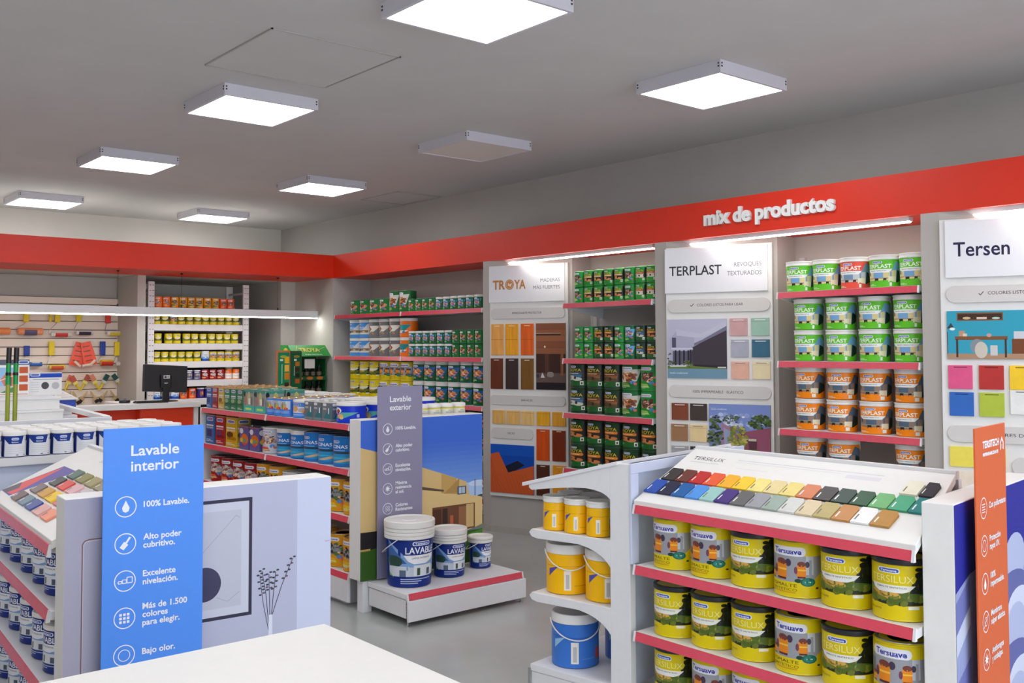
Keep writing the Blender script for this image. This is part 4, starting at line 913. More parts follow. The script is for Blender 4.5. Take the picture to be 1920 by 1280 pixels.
for j in range(4):
    for i, (y, c, nm) in enumerate(((7.522, BLUE, 'blue'), (7.408, REDT, 'red'), (7.294, YEL, 'yellow'), (7.18, GRN, 'green'), (7.066, GRN, 'green'), (6.952, GRN, 'green'))):
        g_ = tall(*c)
        q = '' if nm != 'green' else ' ' + ('left', 'middle', 'right')[i-3]
        if j == 0: tin('solvent_tin', 'narrow upright%s %s tin, %s, %s' % (q, nm, row_w[j], WT), .10, .105, .165, c[0], CAPM, y, 3.225, TOPZ, g_, GT, -PI/2)
        else:
            o = [p for p in COL.objects if p.get('label', '').startswith('narrow upright%s %s tin, front' % (q, nm))][0]
            tag(dup(o, (3.225+.115*j, y, TOPZ), -PI/2), 'narrow upright%s %s tin, %s, %s' % (q, nm, row_w[j], WT), 'tin', GT)
for j in range(2):
    for i, y in enumerate((6.81, 6.62)):
        tin('square_tin', '%s square tin with teal foot, %s, %s' % (('left', 'right')[i], row_w[j], WT), .17, .15, .165, (150, 158, 150), mat('teal_tin_top', (90, 160, 146), .35, .3), y, 3.25+.165*j, TOPZ, gteal, 'teal tins on the mid-floor gondola', -PI/2)
def toprow(k, y, x0, n, dx, what):
    for j in range(n): place(k, x0+dx*j, y, TOPZ, RC, '%s, %s, %s, %s' % (KINDS[k][6], what, row_w[j], WT), 'cans on the mid-floor gondola')
for i, y in enumerate((6.455, 6.343, 6.232)): toprow('sblue', y, 3.205, 6, .112, ('far column', 'middle column', 'near column')[i])
toprow('lblue', 6.055, 3.265, 4, .215, 'single column')
for j in range(2):
    for i, y in enumerate((5.865, 5.745, 5.625)):
        tin('square_tin', '%s grey and teal tin, %s, %s' % (('far', 'middle', 'near')[i], row_w[j], WT), .113, .11, .122, (104, 116, 124), PLASTIC, y, 3.215+.125*j, TOPZ, ggrey, 'grey tins on the mid-floor gondola', -PI/2)
for i, y in enumerate((5.845, 5.645)):
    for j in range(3): place('royal', 3.52+.2*j, y, TOPZ, RC, '%s, %s behind grey tins, %s' % (KINDS['royal'][6], ('far', 'near')[i]+' '+row_w[j], WT), 'cans on the mid-floor gondola')
toprow('royal', 5.465, 3.25, 2, .2, 'beside poster')
for i, x in enumerate((3.73, 3.832, 3.935, 4.037-.0)):
    if i < 4: place('ytop', x-.02, 5.355, TOPZ, 0, '%s, %s, behind the house poster' % (KINDS['ytop'][6], nth(i, 4)), 'jars behind the house poster')
# white lids farther back: pails towards the aisle behind
for i, y in enumerate((7.47, 7.256, 7.042, 6.828, 6.6145)):
    place('lblue', 3.85, y, TOPZ, RC, '%s, %s in the rear row, %s' % (KINDS['lblue'][6], nth(i, 5), WT), 'cans on the mid-floor gondola')
place('lblue', 3.63, 6.6145, TOPZ, RC, '%s right behind the right teal tin' % KINDS['lblue'][6], 'cans on the mid-floor gondola')
S2, S3, S4 = .842, .552, .202
W2 = 'second shelf of mid-floor gondola'
for y, c, nm, w, h in ((7.48, BLUE, 'blue', .165, .222), (7.292, REDT, 'red', .165, .222), (7.088, YEL, 'gold', .19, .222)):
    cc = c if nm != 'gold' else ((206, 170, 30), (170, 120, 20), (90, 60, 30))
    tin('solvent_tin', 'large upright %s tin, %s' % (nm, W2), w, .12, h, cc[0], CAPM, y, 3.225, S2, tall(*cc), GT, -PI/2)
for i, y in enumerate((6.875, 6.705)): tin('square_tin', '%s violet and orange tin, %s' % (('left', 'right')[i], W2), .15, .11, .168, (88, 88, 152), STEEL, y, 3.225, S2, gpurple, 'violet tins', -PI/2)
place('silver', 3.25, 6.51, S2, RC, '%s, %s' % (KINDS['silver'][6], W2), 'cans on the mid-floor gondola')
for i, (k, y) in enumerate((('poolw', 6.30), ('poolw', 6.095), ('pool', 5.90), ('pool', 5.705), ('pool', 5.51))):
    place(k, 3.255, y, S2, RC+.05, '%s, %s pool can, %s' % (KINDS[k][6], nth(i, 5), W2), 'pool paint cans')
W3 = 'third shelf of mid-floor gondola'
for i, (k, y) in enumerate((('red', 7.43), ('red', 7.225), ('red', 7.02), ('red', 6.815), ('gold', 6.62), ('gold', 6.42), ('silver', 6.22), ('silver', 6.02), ('royal', 5.80), ('gold', 5.58), ('gold', 5.388))):
    place(k, 3.26, y, S3, RC, '%s, %s, %s' % (KINDS[k][6], nth(i, 11), W3), 'cans on the mid-floor gondola')
for i, y in enumerate((6.6, 6.35, 6.1, 5.83, 5.58, 5.388)): place('gold', 3.26, y, S4, RC, '%s, %s, lowest shelf of mid-floor gondola' % (KINDS['gold'][6], nth(i, 6)), 'cans on the mid-floor gondola')

# -- tray displays with colour tags
def tray(parent, W, dep, z0, rise, slant, marks):
    """sloping tray top: returns a map from (along, up-slope) to its surface"""
    L = math.hypot(dep, rise); ca, sa = dep/L, rise/L
    pr = [(0, z0-.03), (0, z0), (dep, z0+rise), (dep, z0+rise-.03)]
    vs = [(0, p[0], p[1]) for p in pr] + [(W-slant*p[0], p[0], p[1]) for p in pr]
    MB().add(vs, [(0, 1, 2, 3)[::-1], (4, 5, 6, 7), (0, 4, 5, 1)[::-1], (1, 5, 6, 2)[::-1], (2, 6, 7, 3)[::-1], (3, 7, 4, 0)[::-1]]).build('tray', WHITEB, parent, bevel=.002)
    box('rear_ledge', WHITE, (0, dep+.001, z0+rise-.02, W-slant*dep, dep+.026, z0+rise+.012), parent, bevel=.002)
    o = Vector((0, 0, z0)); fm = flat_map(o, (1, 0, 0), (0, ca, sa))
    for mk in marks:
        g = G(); mk(g, W, L); g.build('tray_print', parent, fm, MATTE, th=.0003)
    return Matrix(((1, 0, 0, 0), (0, ca, -sa, 0), (0, sa, ca, z0), (0, 0, 0, 1)))
def tag_chip(M, s, d, w, l, c, label, group, cut=.018, first={}):
    key = (w, l)
    o = MB().prism([(0, 0), (w, 0), (w, l-cut), (w-cut*.7, l), (.001, l)], .0012, .0095).build('colour_tag', sw(c), None, bevel=.0008)
    g = G(); lt = (236, 236, 236) if sum(c) < 420 else (120, 112, 100)
    g.rect(w*.12, l*.15, w*.2, l*.5, lt)
    g.build('printed_marks', o, flat_map((0, 0, .0095), (1, 0, 0), (0, 1, 0)), MATTE, th=.0003)
    o.matrix_world = M @ Matrix.Translation((s, d, 0))
    return tag(o, label, 'colour sample', group)
# -- right gondola
RG = (3.0, 2.79, 0)
t = gondola('white gondola at right with yellow cans under sloping tray', RG, -PI/2, 1.215, .44, [.70, .43, .185], slant=.145, back=.42)
def g_(g, W, L):
    g.text('TERSILUX', .05, L-.085, .026, (70, 72, 80), .16).rect(.05, L-.105, .20, L-.102, (190, 190, 196)).rect(.27, L-.06, .92, L-.056, (206, 206, 212)).rect(.27, L-.075, .75, L-.072, (214, 214, 218)).rect(.78, L-.1, .92, L-.075, (222, 220, 226)).rect(.3, L-.12, .45, L-.117, (214, 214, 220))
MB().prism([(0, .43), (1.15, .43), (1.15, .455), (0, .455)], .15, 1.13).build('tray_back', WHITE, t)
tm = tray(t, 1.215, .395, .965, .185, .145, [g_])
rail_part(t, 1.215, .948, 0, .034)
bpy.context.view_layer.update()
MW = t.matrix_world @ tm
TAGS1 = [((52, 44, 42), 'charcoal'), ((104, 46, 36), 'chestnut brown'), ((190, 26, 24), 'bright red'), ((232, 88, 36), 'orange-red'), ((246, 178, 8), 'amber'), ((244, 202, 20), 'golden yellow'), ((238, 222, 130), 'pale lemon'), ((226, 208, 146), 'cream'), ((230, 210, 116), 'straw yellow'), ((206, 116, 66), 'terracotta'), ((40, 30, 34), 'brown-black'), ((16, 52, 44), 'deep bottle green'), ((18, 74, 44), 'forest green'), ((106, 176, 110), 'light green'), ((64, 164, 122), 'mint green'), ((8, 122, 120), 'teal')]
TAGS2 = [((22, 74, 168), 'strong blue'), ((26, 28, 62), 'navy'), ((8, 92, 162), 'mid blue'), ((74, 146, 226), 'sky blue'), ((154, 200, 194), 'pale aqua'), ((58, 26, 120), 'purple'), ((92, 92, 92), 'dark grey'), ((150, 152, 158), 'mid grey'), ((150, 168, 156), 'sage grey'), ((206, 208, 202), 'light grey'), ((214, 196, 158), 'sand'), ((182, 164, 102), 'khaki'), ((190, 130, 66), 'tan'), ((236, 236, 236), 'white'), ((180, 130, 52), 'ochre')]
for i, (c, n) in enumerate(TAGS1): tag_chip(MW, .018+.0728*i, .166, .069, .090, c, '%s colour tag in upper row of the right tray' % n, 'colour tags on the right tray')
for i, (c, n) in enumerate(TAGS2): tag_chip(MW, .004+.0728*i, .064, .069, .094, c, '%s colour tag in lower row of the right tray' % n, 'colour tags on the right tray')
tag_chip(MW, 1.03, .268, .064, .088, (232, 228, 206), 'ivory colour tag high on the right tray', 'colour tags on the right tray')
tag_chip(MW, 1.10, .268, .05, .088, (40, 32, 44), 'black colour tag high on the right tray', 'colour tags on the right tray')
GR = 'yellow cans on the right gondola'
RR = -PI/2+.24
WR = '%s shelf of right gondola'
def rrow(ks, ys, z, wh):
    for i, (k, y) in enumerate(zip(ks, ys)): place(k, 3.02+.1, y, z+.001, RR+random.uniform(-.05, .05), '%s, %s, %s' % (KINDS[k][6], nth(i, len(ks)), WR % wh), GR)
rrow(['barrel', 'barrel', 'field', 'barrel', 'field', 'field'], [2.667, 2.472, 2.277, 2.082, 1.887, 1.692], .70, 'upper')
rrow(['field', 'field', 'field', 'barrel', 'field', 'barrel'], [2.667, 2.472, 2.277, 2.082, 1.887, 1.692], .43, 'middle')
rrow(['field', 'barrel', 'barrel', 'field', 'field', 'barrel'], [2.667, 2.472, 2.277, 2.082, 1.887, 1.692], .185, 'lowest')
# end unit facing away, seen from its side
t = thing('end_shelving', 'white end shelving with curved side brackets and yellow pails', 'shelving', (3.0, 2.813, 0), .16)
box('post', WHITE, (0, 0, 0, .04, .10, 1.108), t, bevel=.002)
box('post', WHITE, (.94, 0, 0, .98, .10, 1.108), t, bevel=.002)
box('back_panel', PALE, (.041, .03, .18, .939, .06, 1.07), t)
def arc(z, d=.108): return [(.10, z-d), (.115, z-d*.85), (.14, z-d*.66), (.18, z-d*.48), (.22, z-d*.37), (.27, z-.032)]
for x in (.0, .955):
    MB().prism([(.10, .955), (.115, .966), (.14, .978), (.18, .987), (.23, .99), (.30, .986), (.40, .975)]+[(.53, .955), (.545, .965), (.545, .985), (.10, 1.10)], x, x+.025, 'x').build('side_bracket', WHITE, t, bevel=.002)
    for z in (.778, .497): MB().prism(arc(z)+[(.5, z-.036), (.53, z-.03), (.545, z-.012), (.53, z+.004), (.10, z+.004)], x, x+.02, 'x').build('side_bracket', WHITE, t, bevel=.002)
for z in (.778, .497): box('shelf', WHITE, (.021, .06, z-.03, .954, .54, z), t, bevel=.002)
vs = [(-.006, .06, 1.118), (.986, .06, 1.118), (.986, .58, .985), (-.006, .58, .985)]
MB().add(vs+[(a, b, c-.016) for a, b, c in vs], [(0, 1, 2, 3), (7, 6, 5, 4), (0, 4, 5, 1), (1, 5, 6, 2), (2, 6, 7, 3), (3, 7, 4, 0)]).build('tray', WHITE, t, bevel=.002)
MB().box(-.004, -.012, 1.07, .984, -.001, 1.112).box(-.004, -.012, .70, .05, -.001, 1.07).box(.93, -.012, .70, .984, -.001, 1.07).build('tray_frame', PALE, t, bevel=.002)
box('base_shelf', WHITE, (.0, .101, .152, .98, .54, .182), t, bevel=.002)
box('base_panel', WHITE, (.004, .12, .03, .976, .535, .150), t, bevel=.003)
for x in (-.006, .98): box('base_corner', STEEL, (x, .535, .06, x+.008, .548, .165), t)
bpy.context.view_layer.update(); EM = t.matrix_world.copy()
def on_end(k, x, y, z, rot, label):
    p = EM @ Vector((x, y, z)); place(k, p.x, p.y, p.z, rot, label, 'pails on the end shelving')
RJ = -PI/2+.85
for i, y in enumerate((.455, .335, .215)): on_end('yjar', .082, y, .779, RJ, '%s, %s, top shelf of end shelving' % (KINDS['yjar'][6], nth(i, 3)))
for i, y in enumerate((.47, .35, .23)): on_end('yjar', .21, y, .779, RJ, '%s, %s in second column, end shelving' % (KINDS['yjar'][6], nth(i, 3)))
def bucket(label, r, h, c, painter, loc, rot):
    t = thing('paint_bucket', label, 'paint bucket', loc, rot, 'buckets on the end shelving')
    z1 = h-.042
    MB().lathe([(r-.005, 0), (r-.001, .004), (r, z1), (r, z1+.004)], 40).build('body', body_mat(c), t)
    MB().lathe([(r, z1), (r+.003, z1+.002), (r+.003, h-.004), (r, h), (r-.005, h), (r-.009, h-.006), (0, h-.006)], 40).build('rim', PLASTIC, t)
    MB().lathe([(r-.010, h-.0055), (r-.012, h-.003), (r*.6, h-.004), (0, h-.004)], 32).build('lid', mat('grey_lid', (178, 178, 180), .35, .2), t)
    L = Lab(r, .003, z1-.002); painter(L)
    def mp(u, v, w): a = u/L.r; q = r+w+.0008; return (q*math.sin(a), -q*math.cos(a), v), (math.sin(a), -math.cos(a), 0)
    L.g.build('label', t, mp, PRINT, step=L.r*.12, th=.0002)
    pts = [((r+.008)*math.cos(a), -(r+.010)*math.sin(a), z1+.01-math.sin(a)*.075) for a in [PI*q/18 for q in range(19)]]
    MB().tube(pts, .003, 8).build('handle', PLASTIC, t)
def end_bucket(x, y, z, *a):
    p = EM @ Vector((x, y, z)); bucket(a[0], a[1], a[2], a[3], a[4], p, -PI/2+.95)
end_bucket(.145, .435, .498, 'yellow handled bucket at the front of the middle end shelf', .097, .218, (250, 190, 6), Lplain)
end_bucket(.145, .215, .498, 'yellow handled bucket nearest the post, middle end shelf', .097, .218, (250, 190, 6), Lplain)
end_bucket(.15, .40, .183, 'blue handled bucket at the front of the lowest end shelf', .105, .232, (58, 118, 206), Lblue)
end_bucket(.38, .27, .183, 'blue handled bucket partly hidden behind the front blue bucket', .105, .232, (58, 118, 206), Lblue)
def g_(g):
    W = .96; B = .1; T = 1.097
    g.rect(0, B, W, T, (38, 42, 150)).up()
    g.poly([(0, .82), (.14, .86), (.62, .9), (W, .8), (W, B), (0, B)], (150, 162, 206), False)
    for k in range(3):
        y = .60-.25*k
        g.up().poly([(0, y+.19), (.14, y+.25), (.14, y+.12), (0, y+.02)], (112, 120, 182)).poly([(0, y+.09), (.14, y+.16), (.14, y+.10), (0, y+.02)], (196, 206, 230))
        g.ell(.66, y+.23, .13, .09, (176, 186, 220)).ell(.62, y+.12, .2, .07, (96, 104, 164)).ell(.70, y+.06, .14, .06, (206, 214, 236))
poster_panel('white end panel at the right edge with blue tile-roof poster', (3.052, 1.476), math.radians(8.24), .96, .08, 1.10, .10, g_)
c_, s_ = math.cos(math.radians(8.24)), math.sin(math.radians(8.24))
icon_sign('orange upright sign with white icons at the right edge', (3.052+.0915*c_+.04*s_, 1.476+.0915*s_-.04*c_, -.002), math.radians(8.24), .06, 1.336, (214, 98, 48), ('TERSITECH', 'IMPERMEABILIZANTE'), [('lines', ['Con poliuretano']), ('ringin', ['Protección', 'rayos UV.']), ('drop', ['100%', 'impermeable.']), ('cross', ['Membrana', 'súper elástica']), ('sun', ['Antihongos', 'y antialgas.'])], logo=True)

# -- left gondola, a few degrees askew
ea = math.atan2(-.998, -.062)
e_ = Vector((.062, .998, 0)); w_in = Vector((.998, -.062, 0))
LO = Vector((.936, 3.447, 0))+e_*1.30
t = gondola('white gondola at left with small navy pails under sloping tray', LO, ea, 1.235, .44, [.722, .447, .19], back=.42)
def g_(g, W, L):
    u = lambda s: 1.30-s
    P = lambda d, s: (u(s), d)
    g.poly([P(.05, 1.30), P(.292, 1.135), P(.292, .90), P(.047, 1.11)], (112, 102, 168)).up().poly([P(.05, 1.30), P(.06, 1.22), P(.285, 1.12), P(.245, 1.16)], (226, 104, 104)).poly([P(.05, 1.27), P(.12, 1.24), P(.285, 1.11), P(.06, 1.10)], (230, 106, 106)).poly([P(.05, 1.30), P(.13, 1.25), P(.10, 1.16), P(.05, 1.2)], (120, 112, 120))
def g2_(g, W, L):
    u = lambda s: 1.30-s
    g.text('LAVABLE', u(.86), L-.06, .02, (170, 170, 176), .10).rect(u(.62), L-.05, u(.5), L-.045, (200, 200, 206))
MB().prism([(0, .43), (1.235, .43), (1.235, .455), (0, .455)], .15, 1.13).build('tray_back', WHITE, t)
tm = tray(t, 1.235, .395, .955, .188, 0, [g_, g2_])
rail_part(t, 1.235, .94, 0, .036)
bpy.context.view_layer.update(); MW = t.matrix_world @ tm
LT = []
for col, (s, d0, cs) in enumerate(((1.03, .042, [(120, 100, 98), (112, 134, 150), (58, 80, 150), (222, 170, 164), (240, 150, 120)]), (.985, .112, [(128, 112, 108), (210, 160, 72), (244, 200, 10), (222, 130, 130), (236, 170, 150)]), (.93, .18, [(78, 78, 78), (222, 84, 78), (226, 180, 186), (206, 196, 200)]), (.885, .245, [(92, 116, 106), (140, 136, 84), (160, 150, 106), (150, 140, 110)]))):
    for i, c in enumerate(cs): LT.append((s-.145*i, d0, c, col, i))
nmL = ['taupe', 'slate blue', 'denim blue', 'dusty pink', 'peach', 'brown-grey', 'ochre', 'bright yellow', 'rose', 'salmon', 'charcoal', 'coral red', 'pale pink', 'pearl', 'grey-green', 'olive', 'khaki', 'moss']
for (s, d, c, col, i), n in zip(LT, nmL):
    if 1.30-s+.0 < 1.16: tag_chip(MW, 1.30-s, d, .115, .055, c, '%s colour tag on the left tray' % n, 'colour tags on the left tray', .014)
GL = 'navy pails on the left gondola'
for z, wh, ss in ((.722, 'upper', (.324, .535, .765, 1.0, 1.235)), (.447, 'middle', (.331, .53, .765, 1.0, 1.235)), (.19, 'lowest', (.33, .54, .77, 1.0, 1.235))):
    for i, s in enumerate(ss[::-1]):
        p = Vector((.936, 3.447, 0))+e_*s+w_in*.125
        place('lav', p.x, p.y, z+.001, ea-.22, '%s, %s, %s shelf of left gondola' % (KINDS['lav'][6], nth(i, len(ss)), wh), GL)
def g_(g):
    W = .94; B = .15; T = 1.107
    g.rect(0, B, W, T, (182, 186, 210)).rect(.804, B, W, T, (200, 208, 232)).up()
    g.rect(0, B, .12, T, (168, 166, 184)).rect(.06, B, .8, .5, (174, 176, 200))
    g.up().rect(.30, .64, .63, 1.06, (50, 48, 72)).up().rect(.312, .652, .618, 1.048, (200, 204, 220)).up().rect(.34, .68, .59, 1.02, (190, 192, 208))
    g.up().ell(.457, .769, .06, .06, (62, 60, 92), 32).line([(.40, .83), (.57, 1.0), (.585, .99)], .0015, (150, 150, 170)).line([(.5, .72), (.54, .70), (.585, .73)], .0015, (150, 150, 170))
    g.line([(.055, B), (.055, .958), (.062, .968), (.075, .972), (.13, .972)], .004, (120, 92, 92))
    g.line([(.058, B), (.058, .955), (.066, .966), (.13, .969)], .002, (206, 200, 206))
    st = (52, 50, 66)
    for pts in ([(.695, .57), (.672, .68), (.660, .775)], [(.697, .57), (.684, .70), (.668, .79)], [(.70, .6), (.697, .70), (.694, .775)], [(.703, .6), (.712, .70), (.721, .78)], [(.705, .62), (.745, .73), (.786, .82)]):
        g.line(pts, .0022, st)
        for q, r in enumerate((.25, .5, .75, 1.0)):
            a, b = pts[1], pts[2]; x, y = a[0]+(b[0]-a[0])*r, a[1]+(b[1]-a[1])*r
            g.up().ell(x-.007, y, .006, .0035, (62, 66, 78), 8).ell(x+.007, y+.006, .006, .0035, ((110, 84, 110), (58, 76, 74))[q % 2], 8)
    g.up().poly([(.688, B), (.712, B), (.708, .628), (.694, .628)], (216, 222, 238)).rect(.915, .866, .935, .869, (196, 150, 190))
poster_panel('white end panel with poster of framed picture and twigs', (.94, 3.367), math.radians(-3.656), .94, .1, 1.11, .125, g_)
a_ = math.radians(-3.656)
icon_sign('bright blue upright sign with white icons at left', (.94+.1045*math.cos(a_)+.05*math.sin(a_), 3.367+.1045*math.sin(a_)-.05*math.cos(a_), 0), a_, .04, 1.333, (72, 142, 240), ('Lavable', 'interior'), COMMON+[('fan', ['Más de 1.500', 'colores', 'para elegir.']), ('ringin', ['Bajo olor.'])])
# shelf unit of white-labelled cans behind it
t = thing('display_shelf', 'white shelf unit covered with white-lidded cans behind the left gondola', 'shelving', (1.02, 4.97, 0))
box('shelf', WHITE, (-.35, 0, 1.052, .99, .60, 1.09), t, bevel=.003)
box('front_panel', PALE, (-.33, .03, .1, .97, .05, 1.05), t)
box('side_panel', WHITE, (.955, .051, 0, .97, .6, 1.05), t)
box('side_panel', WHITE, (-.33, .051, 0, -.315, .6, 1.05), t)
box('back_panel', WHITE, (-.35, .601, 0, .775, .63, 1.218), t, bevel=.002)
for j in range(4):
    for i in range(9):
        place('wtin', 1.10+.1062*i-.03, 5.035+.118*j, 1.0905, .15, '%s, %s, %s, shelf behind left gondola' % (KINDS['wtin'][6], nth(i, 9), row_w[j]), 'white-labelled cans behind the left gondola')
# ------------------------------------------------------------------ counter and what stands on it
ORANGE = mat('orange_laminate', (236, 62, 16), .4, noise=.03)
t = thing('service_counter', 'white-topped counter with orange front before the back wall', 'counter', (0, 0, 0))
MB().prism([(.6, 8.75), (3.60, 8.72), (3.60, 9.36), (2.95, 9.36), (2.95, 8.93), (.6, 8.93)], 1.055, 1.10).build('top', WHITEB, t, bevel=.002)
box('front_panel', ORANGE, (3.09, 8.765, .02, 3.545, 8.785, 1.054), t)
box('recessed_panel', ORANGE, (.6, 8.90, .02, 3.089, 8.92, 1.054), t)
box('end_panel', WHITE, (3.546, 8.74, 0, 3.585, 9.34, 1.054), t)
box('kneehole_panel', ORANGE, (3.07, 8.786, .02, 3.089, 8.899, 1.054), t)
t = thing('monitor', 'black computer monitor seen from behind on the counter', 'monitor', (3.39, 9.05, 1.1005))
scr = MB().box(-.205, -.02, 0, .205, .02, .25)
scr.build('screen', BLACK, t, bevel=.006, mx=Matrix.Translation((0, 0, .085)) @ Matrix.Rotation(.06, 4, 'Y') @ Matrix.Rotation(-.12, 4, 'X'))
box('rear_housing', BLACK, (-.05, -.04, .12, .05, -.015, .25), t, bevel=.01)
g = G(); g.rect(-.034, .155, .036, .246, (44, 44, 47)).rect(-.028, .21, .03, .24, (206, 206, 206)).up().rect(-.02, .215, .0, .235, (70, 70, 72)).rect(.008, .22, .022, .23, (90, 90, 90)).rect(-.02, .165, .012, .172, (190, 190, 196)); g.build('label', t, flat_map((0, -.0405, 0), (1, 0, 0), (0, 0, 1)), MATTE, th=.0004)
box('neck', BLACK, (-.03, -.04, .008, .03, -.01, .13), t, bevel=.004)
MB().lathe([(.11, 0), (.11, .006), (.09, .010), (0, .010)], 24, cy=-.02).build('foot', BLACK, t)
t = thing('keyboard', 'black keyboard lying before the monitor on the counter', 'keyboard', (3.20, 8.88, 1.1005), -.05)
box('case', BLACK, (-.14, -.06, 0, .14, .06, .014), t, bevel=.003)
kb = MB()
for r in range(5):
    for c in range(14): kb.box(-.13+.0187*c, -.05+.0205*r, .0141, -.115+.0187*c, -.034+.0205*r, .019)
kb.build('keys', DARK, t)
t = thing('mouse', 'black mouse at the left of the keyboard on the counter', 'mouse', (3.005, 8.99, 1.1005))
MB().lathe([(.045, 0), (.05, .01), (.046, .025), (.03, .036), (0, .040)], 20).build('shell', DARK, t)
MB().lathe([(.008, 0), (.008, .006)], 10, cy=-.02).build('wheel', BLACK, t, mx=Matrix.Translation((0, 0, .034)))

# ------------------------------------------------------------------ slatwall with tools
SLAT = mat('cream_slats', (244, 232, 216), .5, noise=.02, scale=5)
t = thing('slatwall', 'cream grooved wall panel hung with paint rollers and brushes', 'slatwall', (0, 10.84, 0))
b = MB()
zs = [.98+.0895*k for k in range(14)]
for a, c in zip(zs, zs[1:]): b.box(-1.6, 0, a+.004, 3.54, .03, min(c, 2.128)-.004)
b.build('slats', SLAT, t)
box('backing', mat('groove_dark', (60, 52, 46), .7), (-1.6, .0305, .98, 3.54, .058, 2.128), t)
WIRE = STEEL
def roller(label, x0, x1, z, hx, hz0, hz1, hc, sc, band, r=.028):
    t = thing('paint_roller', label, 'paint roller', (0, 10.838, 0), 0, 'paint rollers on the slatwall')
    y = -.075
    MB().tube([(x0, y, z), (x0+.008, y, z), (x1-.006, y, z), (x1, y, z)], [r*.8, r, r, r*.8], 14).build('sleeve', sw(sc), t)
    if band:
        m = (x0+x1)/2; MB().tube([(m-.06, y-.001, z-.004), (m+.06, y-.001, z-.004)], r+.0012, 14).build('band', sw(band), t)
    MB().tube([(x1+.004, y, z), (x0-.02, y, z), (x0-.022, y, z+.03), (hx-.02, y+.02, hz0-.02), (hx, y+.03, hz0+.01)], .003, 6).build('frame', WIRE, t)
    m = MB().box(hx-.027, y+.012, hz0, hx+.027, y+.045, hz1); m.build('handle', sw(hc), t, bevel=.006)
    MB().tube([(hx, y+.047, (hz1+hz0)/2+.02), (hx, .0, (hz1+hz0)/2+.02)], .003, 6).box(hx-.012, -.004, (hz1+hz0)/2, hx+.012, .0015, (hz1+hz0)/2+.04).build('hook', WIRE, t)
YH, BH, RH = (240, 214, 20), (16, 60, 160), (232, 56, 40)
roller('orange roller at the picture left edge on the slatwall, top row', 2.25, 2.46, 1.765, 2.34, 1.86, 1.955, YH, (246, 150, 90), None, .036)
roller('orange roller with yellow handle on the slatwall, top row', 2.53, 2.765, 1.765, 2.615, 1.86, 1.955, YH, (246, 160, 110), (96, 90, 120), .036)
roller('white roller with red band and yellow handle, top row', 2.845, 3.045, 1.74, 2.912, 1.86, 1.955, YH, (236, 232, 226), (216, 60, 50), .024)
roller('white roller with black band and yellow handle, top row', 3.09, 3.262, 1.757, 3.125, 1.87, 1.955, YH, (226, 222, 220), (46, 36, 60), .022)
roller('white roller with red handle, top row right end', 3.405, 3.575, 1.752, 3.422, 1.86, 1.952, RH, (236, 232, 226), (226, 206, 60), .023)
roller('small blue-handled roller with blue and white sleeve, lower row', 2.66, 2.745, 1.435, 2.625, 1.52, 1.62, BH, (226, 230, 238), (50, 110, 190), .02)
roller('yellow-sleeved roller with yellow handle, lower row', 2.83, 2.985, 1.40, 2.86, 1.52, 1.665, YH, (240, 216, 90), (222, 90, 50), .026)
roller('yellow and red roller with blue handle, lower row', 3.34, 3.47, 1.44, 3.37, 1.52, 1.665, BH, (244, 200, 40), (206, 50, 40), .03)
roller('clear white roller with yellow handle at lower right', 3.50, 3.61, 1.425, 3.52, 1.51, 1.66, YH, (222, 214, 206), None, .024)
t = thing('spare_handle', 'thin yellow handle hanging edge-on beside another roller', 'handle', (2.845, 10.838, 1.865))
box('grip', sw(YH), (-.012, -.06, 0, .012, -.03, .09), t, bevel=.004)
MB().tube([(0, -.03, .06), (0, -.002, .06)], .003, 6).build('hook', WIRE, t)
# bag of orange trays
t = thing('paint_tray_pack', 'clear bag of orange paint trays with small rollers on the slatwall', 'paint trays', (3.155, 10.838, 1.40))
OT = mat('orange_tray_plastic', (255, 72, 10), .35)
for s, rz in ((-1, .22), (1, -.22)):
    pts = [(0, -.055), (.25, -.04), (.25, .06), (.14, .075), (0, .08)]
    m = MB().prism(pts, -.075-.02*s, -.06-.02*s, 'y')
    o = m.build('tray', OT, t, mx=Matrix.Translation((.07*s, 0, .01)) @ Matrix.Rotation(rz, 4, 'Y'))
    sl = MB()
    for k in range(4): sl.prism([(.05+.05*k, -.03), (.06+.05*k, -.03), (.06+.05*k, .04), (.05+.05*k, .04)], -.0775-.02*s, -.0751-.02*s, 'y')
    sl.build('slots', sw((120, 30, 16)), o)
for k, (x, z, a) in enumerate(((-.06, .03, .9), (.03, .015, -.2), (.09, .04, -.9))):
    MB().tube([(x-.045*math.cos(a), -.125, z+.035*math.sin(a)), (x+.045*math.cos(a), -.125, z-.035*math.sin(a))], .014, 12).build('mini_roller', sw((240, 226, 200)), t)
bagm = mat('clear_bag', (236, 226, 222), .15, noise=.02, alpha=.07)
MB().add([(-.15, -.15, -.03), (.16, -.15, -.03), (.17, -.145, .15), (.10, -.10, .27), (-.10, -.10, .27), (-.16, -.145, .15), (.0, -.155, .08), (.0, -.158, -.04)], [(0, 7, 6, 5), (7, 1, 2, 6), (6, 2, 3), (6, 3, 4), (6, 4, 5)], True).build('bag', bagm, t)
MB().tube([(0, -.10, .25), (0, -.002, .25)], .003, 6).build('hook', WIRE, t)
